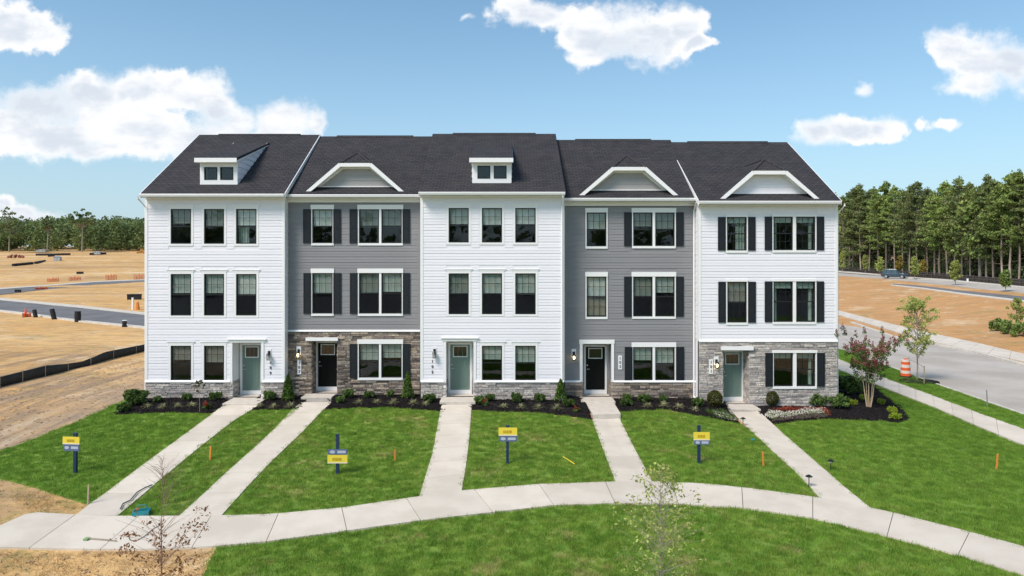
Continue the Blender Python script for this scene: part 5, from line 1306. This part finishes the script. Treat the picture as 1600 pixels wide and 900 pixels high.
# roadside saplings at the wood
for i, (px, pb, pt, m, l, w) in enumerate(((1375,431,402,yg_l,'bright green roadside sapling left of the car',9),(1429,437,402,yg_l,'olive roadside sapling just right of the car',12),(1443,432,407,gold_l,'golden leaved sapling behind the olive one',9),(1406,430,400,gold_l,'pale golden sapling behind the parked car',8),
    (1493,446,408,yg_l,'broad yellow green roadside sapling mid way along the rail',14),(1571,456,424,pine_y,'green roadside sapling near the right edge',11),(1352,428,398,yg_l,'thin sapling half way between the corner and the car',8),(1316,426,393,yg_l,'thin sapling close to the house corner on the roadside',8))):
    x, y = G(px, pb); d = y-CAMY; H_ = (pb-pt)*d/FPX
    sapling('roadside_sapling', x, y, H_, l, m, True, 44, w*d/FPX*.55, 60+i, .25, 1, .2, 18, .38, tw=.06)
# shrubs on the bank at the right edge
for i, (px, pb, w, h, l) in enumerate(((1556,517,20,26,'leafy green bush on the bank, left one'),(1578,522,26,32,'leafy green bush on the bank near the right edge'),(1600,526,30,30,'leafy green bush on the bank cut by the right edge'))):
    x, y = G(px, pb); d = y-CAMY; k = d/FPX; C = []; r = random.Random(70+i)
    for q in range(26): a = r.uniform(0, 6.28); s = math.sqrt(r.random()); C.append(ball(55, (math.cos(a)*s*w*k*.5, math.sin(a)*s*w*k*.5, h*k*(.15+.65*r.random()*(1-.4*s))), (w*k*.16, w*k*.16, h*k*.13), .2))
    o = empty('bank_bush', (x, y, g(x, y)), label=l, cat='bush', group='bushes on the dirt bank'); link('foliage', leaf_mesh('foliage', np.concatenate(C), .13, pine_y, 1.5), None, o); s_ = stemmesh(6, h*k*.5, w*k*.2); link('stem', s_, None, o)
x, y = G(1588, 520); sapling('bank_sapling', x, y, 3.0, 'yellowing sapling rising from the bushes on the bank', yg_l, True, 40, .75, 77, .35, 1, .1, 22, .2, tw=.05)

# ------------------------------------------------------------------ signs, stakes and other small things
def yard_sign(px, row_b, row_t, panel, yrows, nrows, lab, rot=0):
    x, y = G(px, row_b); k = sc(y); H = (row_b-row_t)/k; base = (x, y, g(x, y)+.02)
    o = empty('yard_sign', base, label=lab, cat='sign', group='blue and yellow yard signs on the lawns')
    MB().box(-.045, .045, -.045, .045, -.1, H).box(-.055, .055, -.055, .055, H, H+.03).build('post', navy_m, o)
    zz = lambda row: (row_b-row)/k; a, b = (panel[0]-px)/k, (panel[1]-px)/k
    pn = MB().box(a, b, -.07, -.047, zz(yrows[1]), zz(yrows[0])).build('yellow_panel', yellow_m, o)
    w = b-a; zc = (zz(yrows[0])+zz(yrows[1]))/2; hh = (zz(yrows[0])-zz(yrows[1]))*.17
    mb = MB(); q = a+w*.25
    for i, ww in enumerate((.10,.08,.11,.07,.12)): mb.box(q, q+w*ww*.8, -.075, -.0702, zc-hh, zc+hh); q += w*ww
    mb.build('lettering', ochre_m, pn)
    MB().box(a, b, -.071, -.068, zz(yrows[1]), zz(yrows[1])+.03).build('pale_edge', whiteref, pn)
    p2 = MB().box(a+.02, b, -.068, -.047, zz(nrows[1]), zz(nrows[0])-.003).build('navy_panel', navy2, o)
    mb = MB(); cx, cz = a+w*.25, (zz(nrows[0])+zz(nrows[1]))/2; n = 12; pts = [(cx+w*.14*math.cos(t), cz+.05*math.sin(t)) for t in np.linspace(0, 6.283, n+1)[:-1]]; mb.prism_y(pts, -.073, -.0685); mb.build('emblem', pale_print, p2)
    MB().box(a+w*.5, b-w*.08, -.072, -.0685, cz-.04, cz+.04).build('pale_patch', pale_print, p2)
    o.rotation_euler = (0, 0, rot)
yard_sign(118, 740, 679, (99,127), (683,694.5), (694.5,705), 'blue post yard sign with yellow panel on the far left lawn', R(-6))
yard_sign(527.5, 742, 681, (512.5,543.5), (711,724), (702,710.5), 'blue post yard sign with low yellow panel before the brown stone townhouse')
yard_sign(793, 725, 667, (779,808), (668.5,681), (681.5,690), 'blue post yard sign with yellow top on the lawn of the middle townhouse')
yard_sign(1092, 725, 667, (1083,1108), (675.5,688), (688,695), 'blue post yard sign before the right grey townhouse')
x, y = G(1227, 634); k = sc(y); o = empty('small_yard_sign', (x, y, g(x, y)+.04), label='small white sign on a navy stand beside the rightmost doorstep', cat='sign')
pn = MB().box(-.24, .24, -.03, 0, .33, .54).build('white_panel', white_trim, o); MB().box(-.12, -.04, -.034, -.0302, .42, .46).box(-.02, .03, -.034, -.0302, .42, .46).box(.05, .13, -.034, -.0302, .42, .46).build('lettering', pale_print, pn)
MB().box(-.20, .20, -.025, 0, .12, .325).box(-.03, .03, -.02, 0, -.05, .12).build('navy_stand', navy_m, o)
# survey stakes
for px, rb, rt, m, l in ((137.5,790,758,wood_post,'weathered wooden stake where the left lawn meets the first path'),(328,720,698,orange_stake,'orange stake on the narrow lawn strip'),(617,722,703,orange_stake,'small orange stake on the lawn left of the middle path'),
    (1193,730,706,orange_stake,'orange and wood stake left of the rightmost path'),(1557,735,710,orange_stake,'orange stake on the large right corner lawn'),(1543,639,610,mat('grey_steel_post', (.25,.26,.26), .5),'thin grey marker post on the verge by the street')):
    x, y = G(px, rb); h = (rb-rt)/sc(y)
    o = MB().add([(-.02,-.01,-.1),(.02,-.01,-.1),(.02,.01,-.1),(-.02,.01,-.1),(-.02,-.01,h),(.02,-.01,h),(.02,.01,h),(-.02,.01,h),(0,-.008,h+.02),(0,.008,h+.02)], [(0,1,5,4),(1,2,6,5),(2,3,7,6),(3,0,4,7),(4,5,8),(6,7,9),(5,6,9,8),(7,4,8,9)]).build('survey_stake', m, loc=(x, y, g(x, y)))
    tag(o, l, 'stake'); o.rotation_euler = (rnd.uniform(-.05, .05), rnd.uniform(-.05, .05), rnd.uniform(-.4, .4)); o.scale = (1.3, 1.3, 1)
a, b = G(880, 718), G(898, 729); tag(MB().tube([(a[0], a[1], g(*a)+.09), (b[0], b[1], g(*b)+.08)], .014, 6).build('fallen_stake', yellow_m), 'yellow stake lying in the grass of the middle lawn', 'stake')
# path lights
def path_light(px, rb, rt, lab):
    x, y = G(px, rb); h = (rb-rt)/sc(y); o = empty('path_light', (x, y, g(x, y)+.02), label=lab, cat='path light', group='small black path lights by the rightmost path')
    MB().cyl(0, 0, -.05, h-.05, .013, n=6).build('stem', lamp_black, o); MB().tube([(0,0,h-.10),(0,0,h-.05)], .035, 8).build('lens', lamp_off, o); MB().tube([(0,0,h-.05),(0,0,h-.02),(0,0,h+.01)], [.11,.07,.015], 10).build('hat', lamp_black, o)
path_light(1264, 763, 743, 'low black path light near the foot of the rightmost path'); path_light(1298, 736, 719, 'low black path light on the right side of the rightmost path'); path_light(1161, 666, 653, 'low black path light beside the top of the rightmost path')
# teal crate, hose, pole, flag
x, y = G(221, 806); o = empty('teal_crate', (x, y, g(x, y)+.04), R(15), label='teal plastic tray lying at the end of the narrow lawn strip', cat='tray')
MB().box(-.2,.2,-.13,.13,0,.02).build('base', teal_m, o); MB().box(-.2,.2,-.13,-.11,.02,.12).box(-.2,.2,.11,.13,.02,.12).box(-.2,-.18,-.11,.11,.02,.12).box(.18,.2,-.11,.11,.02,.12).build('rim', teal_m, o); MB().tube([(-.15,0,.1),(-.1,.02,.24),(.1,.02,.24),(.15,0,.1)], .012, 6).build('handle', teal_m, o)
x, y = G(1176, 690); tag(MB().box(-.07,.07,-.05,.05,.05,.075).box(-.02,.09,.03,.07,.075,.095).build('teal_scrap', teal_m, loc=(x, y, g(x, y))), 'small teal plastic scrap on the lawn left of the rightmost path', 'litter')
hp = [G(*p) for p in ((188,800),(192,792),(203,787),(214,774),(226,767),(238,762))]; tag(MB().tube([(p[0], p[1], g(*p)+.09) for p in hp], .018, 6).build('garden_hose', hose_m), 'dark green hose lying along the edge of the leftmost path', 'hose')
hp = [G(*p) for p in ((199,838),(203,848),(212,850),(226,842),(240,830),(255,822))]; tag(MB().tube([(p[0], p[1], g(*p)+.07) for p in hp], .008, 5).build('loose_cable', rubber), 'thin dark cable looping over the sidewalk', 'cable')
a, b = G(138, 847), G(182, 850); o = empty('push_broom', (a[0], a[1], g(*a)+.08), label='broom with wooden handle lying on the sidewalk', cat='broom')
MB().tube([(0,0,.02),(b[0]-a[0], b[1]-a[1], .0)], .014, 6).build('handle', wood_post, o); MB().box(-.09,.01,-.07,.07,-.02,.02).build('brush_head', mat('green_bristles', (.22,.36,.16), .8), o)
# traffic barrel
x, y = G(1415, 592); k = 1/sc(y); H_ = 1.02; o = empty('traffic_barrel', (x, y, g(x, y)+.12), label='orange and white striped traffic barrel on the verge', cat='traffic barrel')
MB().cyl(0,0,0,.07,.33,.31,16).build('base', rubber, o)
zz = [0.07,.22,.38,.55,.72,.88,1.0]
for i in range(6):
    r0 = .27-.05*(i/6); r1 = .27-.05*((i+1)/6); MB().cyl(0,0,zz[i],zz[i+1],r0,r1+.004,18).build('band', orange_m if i % 2 == 0 else whiteref, o)
MB().box(-.12,.12,-.02,.02,1.0,1.06).build('handle', orange_m, o)
# guard rail along the wood
pts = [G(px, py) for px, py in ((1312,423),(1350,426),(1390,429),(1430,432.5),(1470,436),(1510,440),(1550,444),(1600,449),(1660,455),(1740,462))]
pts = [(p[0]+1.0, p[1]+2.0) for p in pts]
o = empty('guard_rail', (*pts[3], g(*pts[3])), label='dark timber guard rail in front of the pine wood', cat='guard rail'); bs = (*pts[3], g(*pts[3]))
L = sum(math.dist(a, b) for a, b in zip(pts, pts[1:])); n = int(L/3)
pp = [along(pts, i/n) for i in range(n+1)]
for p, q in zip(pp, pp[1:]):
    for z in (.55,.95):
        mb = MB(); mb.tube([(p[0], p[1]-.1, g(*p)+z), (q[0], q[1]-.1, g(*q)+z)], .085, 4); mb.build('rail', rail_m, o, origin=bs)
pm = MB().box(-.1,.1,-.1,.1,-.3,1.2).mesh('post')
for p in pp: link('post', pm, rail_m, o, (p[0]-bs[0], p[1]-bs[1], g(*p)-bs[2]))
x, y = G(1518, 443); tag(MB().box(-.15,.15,-.03,.03,.35,.8).box(-.03,.03,-.03,.03,-.1,.35).build('white_marker', white_trim, loc=(x, y+1, g(x, y+1))), 'small white marker board at the guard rail', 'marker')

# parked car
def car(px, py, heading):
    x, y = G(px, py); o = empty('parked_car', (x, y, g(x, y)+.08), heading, label='dark blue grey sport utility car parked on the road by the wood', cat='car')
    paint = mat('blue_grey_paint', (.03,.055,.08), .25, coat=.8, metal=.3); gl = mat('car_glass', (.03,.05,.055), .05, spec=1.0); tyre = rubber; rim = mat('alloy', (.55,.55,.56), .3, metal=.8); lampm = mat('headlamp', (.75,.78,.8), .1); tail = mat('tail_lamp', (.35,.02,.02), .2)
    st = [(-2.35,.50,.95,.80),(-2.28,.32,1.02,.88),(-1.6,.28,1.06,.93),(0,.26,1.04,.95),(1.0,.27,1.10,.94),(1.7,.30,1.06,.92),(2.15,.36,1.0,.88),(2.33,.45,.85,.80)]
    rings = [[(X_, -w*.95, zb), (X_, -w, zb+.25*(zt-zb)), (X_, -w*.98, zt-.12), (X_, -w*.86, zt), (X_, w*.86, zt), (X_, w*.98, zt-.12), (X_, w, zb+.25*(zt-zb)), (X_, w*.95, zb)] for X_, zb, zt, w in st]
    b = MB().loft(rings).build('body', paint, o, smooth=False)
    bv = b.modifiers.new('bevel', 'BEVEL'); bv.width = .03; bv.segments = 2
    cb = [(-2.2,.80,1.12,.80),(-2.0,.74,1.68,.80),(-1.3,.72,1.80,.82),(-.2,.72,1.82,.82),(.35,.71,1.74,.82),(1.10,.70,1.10,.82)]
    rr = [[(X_, -wb, 1.0), (X_, -wt*.92, zt), (X_, wt*.92, zt), (X_, wb, 1.0)] for X_, wt, zt, wb in cb]
    MB().loft(rr).build('cabin', gl, o)
    MB().loft([[(X_, -w, z), (X_, w, z), (X_, w*.96, z+.05), (X_, -w*.96, z+.05)] for X_, w, z in ((-2.0,.66,1.66),(-1.3,.66,1.79),(-.2,.66,1.81),(.38,.64,1.73))]).build('roof_panel', paint, o)
    mb = MB()
    for s in (-1, 1):
        for X0, X1, z0, z1 in ((.35,.95,1.66,1.06),(-.45,-.42,1.73,1.0),(-1.35,-1.4,1.71,1.0),(-1.98,-2.2,1.60,1.02)): mb.tube([(X0, s*.70, z0), (X1, s*.83, z1)], .045, 5)
    mb.build('pillar', paint, o)
    for X_ in (-1.42, 1.42):
        for s in (-1, 1):
            w_ = MB().tube([(X_, s*.72, .37), (X_, s*.97, .37)], .37, 18).build('wheel', tyre, o); MB().tube([(X_, s*.968, .37), (X_, s*.985, .37)], .24, 14).build('rim', rim, w_)
    for s in (-1, 1):
        MB().box(2.18, 2.33, min(s*.5, s*.78), max(s*.5, s*.78), .68, .82).build('headlight', lampm, o); MB().box(-2.40, -2.30, min(s*.6, s*.8), max(s*.6, s*.8), .75, 1.0).build('tail_light', tail, o)
        MB().box(.75, .95, min(s*.9, s*1.08), max(s*.9, s*1.08), 1.0, 1.13).build('mirror', paint, o)
    MB().box(2.29, 2.36, -.45, .45, .5, .7).build('grille', rubber, o); MB().box(2.25, 2.37, -.75, .75, .32, .45).build('bumper', rubber, o)
car(1398, 435.5, R(-38))

# silt fence
TOP = [(-120,612),(0,589),(40,579),(72,571),(104,568.5),(128,565),(146,558),(164,550),(200,543),(232,537)]; BOT = [(-120,634),(0,605),(44,594),(84,585),(112,577),(140,571),(156,566),(170,562),(200,555),(232,547)]
o = None; cols = []
for i in range(70):
    px = -120+352*i/69; rb = li(BOT, px); rt = li(TOP, px); x, y = G(px, rb); cols.append((x, y, g(x, y), max(.3, (rb-rt)/sc(y))))
bs = cols[35][:3]; o = empty('silt_fence', bs, label='long black fabric silt fence along the bare ground left of the row', cat='silt fence')
V = []; F = []
for i, (x, y, z, h) in enumerate(cols):
    wv = .05*math.sin(i*1.7)+.03*math.sin(i*.6); V += [(x-bs[0], y-bs[1]+wv*.3, z-bs[2]-.1), (x-bs[0], y-bs[1]+wv+.06, z-bs[2]+h*.5), (x-bs[0], y-bs[1]+wv*1.5+.02, z-bs[2]+h)]
    if i: k = 3*i; F += [(k-3, k, k+1, k-2), (k-2, k+1, k+2, k-1)]
me = bpy.data.meshes.new('fabric'); me.from_pydata(V, [], F); fb = link('fabric', me, black_fabric, o, smooth=True); sm = fb.modifiers.new('t', 'SOLIDIFY'); sm.thickness = .012
for i in range(2, 70, 7): x, y, z, h = cols[i]; MB().box(-.02,.02,-.02,.02,-.2,h+.06).build('stake', wood_post, o, loc=(x-bs[0], y-bs[1]+.1, z-bs[2]))

# objects on the bare ground at left
for px, pb, w, h, tilt, l in ((56,496,6,12,-12,'black plastic drum leaning by the site road, left one'),(85,499,7,16,-14,'black plastic drum leaning by the site road, second from left'),(121.5,503,9,16,0,'upright black drum at the site road kerb'),(194,511,6.5,10,5,'short black drum with pale lid at the site road, nearest the house')):
    x, y = G(px, pb); k = 1/sc(y); W_, H_ = w*k/2, h*k; o = empty('black_drum', (x, y, g(x, y)), label=l, cat='drum', group='black drums beside the site road'); o.rotation_euler = (0, R(tilt), 0)
    MB().tube([(0,0,0),(0,0,H_*.45),(0,0,H_*.5),(0,0,H_)], [W_, W_, W_*1.06, W_*.95], 14).build('barrel', rubber, o); MB().tube([(0,0,H_),(0,0,H_+.04)], W_*1.02, 14).build('lid', rubber if px != 194 else white_trim, o)
for px, pb, w, h, l in ((210,468,19,8.5,'black utility box on the bare ground beside the leftmost house wall'),(28,457,8,4.5,'small black box on the upper site road'),(125,428,9,3.6,'small dark crate alone on the bare slope')):
    x, y = G(px, pb); k = 1/sc(y); W_, H_ = w*k/2, h*k; o = empty('utility_box', (x, y, g(x, y)), R(12), label=l, cat='box'); MB().box(-W_, W_, -W_*.4, W_*.4, -.05, H_*.8).build('cabinet', rubber, o); MB().box(-W_*1.04, W_*1.04, -W_*.45, W_*.45, H_*.8, H_).build('lid', rubber, o)
def safety_fence(px0, px1, pb, h, lab, n=8):
    a, b = G(px0, pb), G(px1, pb-1); bs = (*a, g(*a)); k = 1/sc(a[1]); H_ = h*k; o = empty('safety_fence', bs, label=lab, cat='safety fence', group='orange safety fences on the site')
    m1 = MB(); m2 = MB()
    for i in range(n+1):
        t = i/n; x, y = a[0]+(b[0]-a[0])*t, a[1]+(b[1]-a[1])*t; z = g(x, y)-bs[2]; hh = H_*(1+.15*math.sin(i*2.1))
        if i % 2 == 0: m1.box(x-a[0]-.03, x-a[0]+.03, y-a[1]-.03, y-a[1]+.03, z-.1, z+hh*1.15)
        if i: 
            for q in range(5): zz = z+hh*(.1+.2*q); m2.tube([(xp, yp, zp+hp_*(.1+.2*q)), (x-a[0], y-a[1], zz)], .045, 3)
            m2.tube([(x-a[0]-.1, y-a[1], z), (x-a[0]-.1, y-a[1], z+hh)], .03, 3)
        xp, yp, zp, hp_ = x-a[0], y-a[1], z, hh
    m1.build('post', wood_post, o); m2.build('mesh_panel', orange_m, o)
safety_fence(74, 92, 441, 6, 'faded orange safety fence above the upper site road, left one'); safety_fence(108, 126, 439, 6, 'faded orange safety fence above the upper site road, middle one'); safety_fence(165, 182, 438, 8, 'orange safety fence square near the house, above the upper road'); safety_fence(209, 226, 437.5, 8, 'orange safety fence cut off by the leftmost house'); safety_fence(54, 74, 453, 3.5, 'low orange barrier lying along the upper site road')
safety_fence(35, 48, 496, 6, 'small orange barrier leaning at the near kerb of the site road', 4)
x, y = G(40, 495); tag(MB().tube([(0,0,0),(0,0,.04)], .3, 10).tube([(0,0,.04),(0,0,1.1)], [.2,.04], 10).build('traffic_cone', orange_m, loc=(x, y, g(x, y))), 'orange traffic cone beside the dark site road', 'cone')
x, y = G(212, 484); k = 1/sc(y); o = empty('hydrant_marker', (x, y, g(x, y)), label='orange marker and white pole by the far kerb near the house', cat='marker'); MB().box(-.5,-.3,-.1,.1,0,1.6).build('pole', white_trim, o); MB().tube([(.2,0,0),(.2,0,1.0)], [.35,.2], 8).build('bag', orange_stake, o)
def lump(name, px, pb, w, h, m, lab, cat, seed):
    x, y = G(px, pb); k = 1/sc(y); r = random.Random(seed); mb = MB()
    for i in range(16):
        cx = r.uniform(-.5, .5)*w*k; hh = h*k*(1-abs(cx)/(w*k))*r.uniform(.5, 1); s = h*k*.22; mb.tube([(cx-s, r.uniform(-.5, .5), 0), (cx, r.uniform(-.5, .5), hh*.7), (cx+s*.6, 0, hh)], [s*.8, s, s*.3], 6)
    tag(mb.build(name, m, loc=(x, y, g(x, y))), lab, cat)
lump('brush_pile', 25, 404, 24, 9, mat('rusty_red_debris', (.28,.10,.07), .9, island=.4), 'rusty red pile of debris at the far left', 'debris pile', 1)
lump('earth_mound', 222, 395, 14, 7, mat('ochre_earth', (.45,.25,.08), .95), 'ochre earth mound below the far wood beside the house', 'mound', 2)
def machine(px, pb, w, h, lab, m):
    x, y = G(px, pb); k = 1/sc(y); W_, H_ = w*k/2, h*k; o = empty('portable_shed', (x, y, g(x, y)), R(10), label=lab, cat='shed'); MB().box(-W_, W_, -W_*.8, W_*.8, 0, H_*.75).build('cabin', m, o); MB().prism_y([(-W_*1.1, H_*.75), (0, H_), (W_*1.1, H_*.75)], -W_*.9, W_*.9).build('roof', m, o); MB().box(-W_*.3, W_*.3, -W_*.83, -W_*.81, 0, H_*.6).build('door', steel, o)
pg = mat('pale_grey_sheet', (.40,.42,.45), .6)
machine(90, 408.5, 9, 9, 'pale grey portable toilet cabin on the bare slope', pg); machine(152, 397.5, 10, 5, 'low pale site trailer below the far wood', pg); machine(66, 393.5, 13, 4, 'pale shelter roof just under the far wood', pg)
for px, pb, px2, pb2, l in ((20,415.5,51,412.5,'dark pipe lying across the far left slope'),(55,412,70,409,'short dark pipe beside the long one'),(56,399,110,398,'long dark berm line below the far wood'),(140,398,166,397,'dark pipe below the far wood near the trailer'),(75,401.5,85,401,'tiny dark pipe left of the toilet cabin')):
    a, b = G(px, pb), G(px2, pb2); n_ = 6; pt = [(a[0]+(b[0]-a[0])*i/n_, a[1]+(b[1]-a[1])*i/n_) for i in range(n_+1)]
    tag(MB().tube([(p[0], p[1], g(*p)+.3) for p in pt], .42, 8).build('drain_pipe', rubber), l, 'pipe', 'dark pipes on the site')
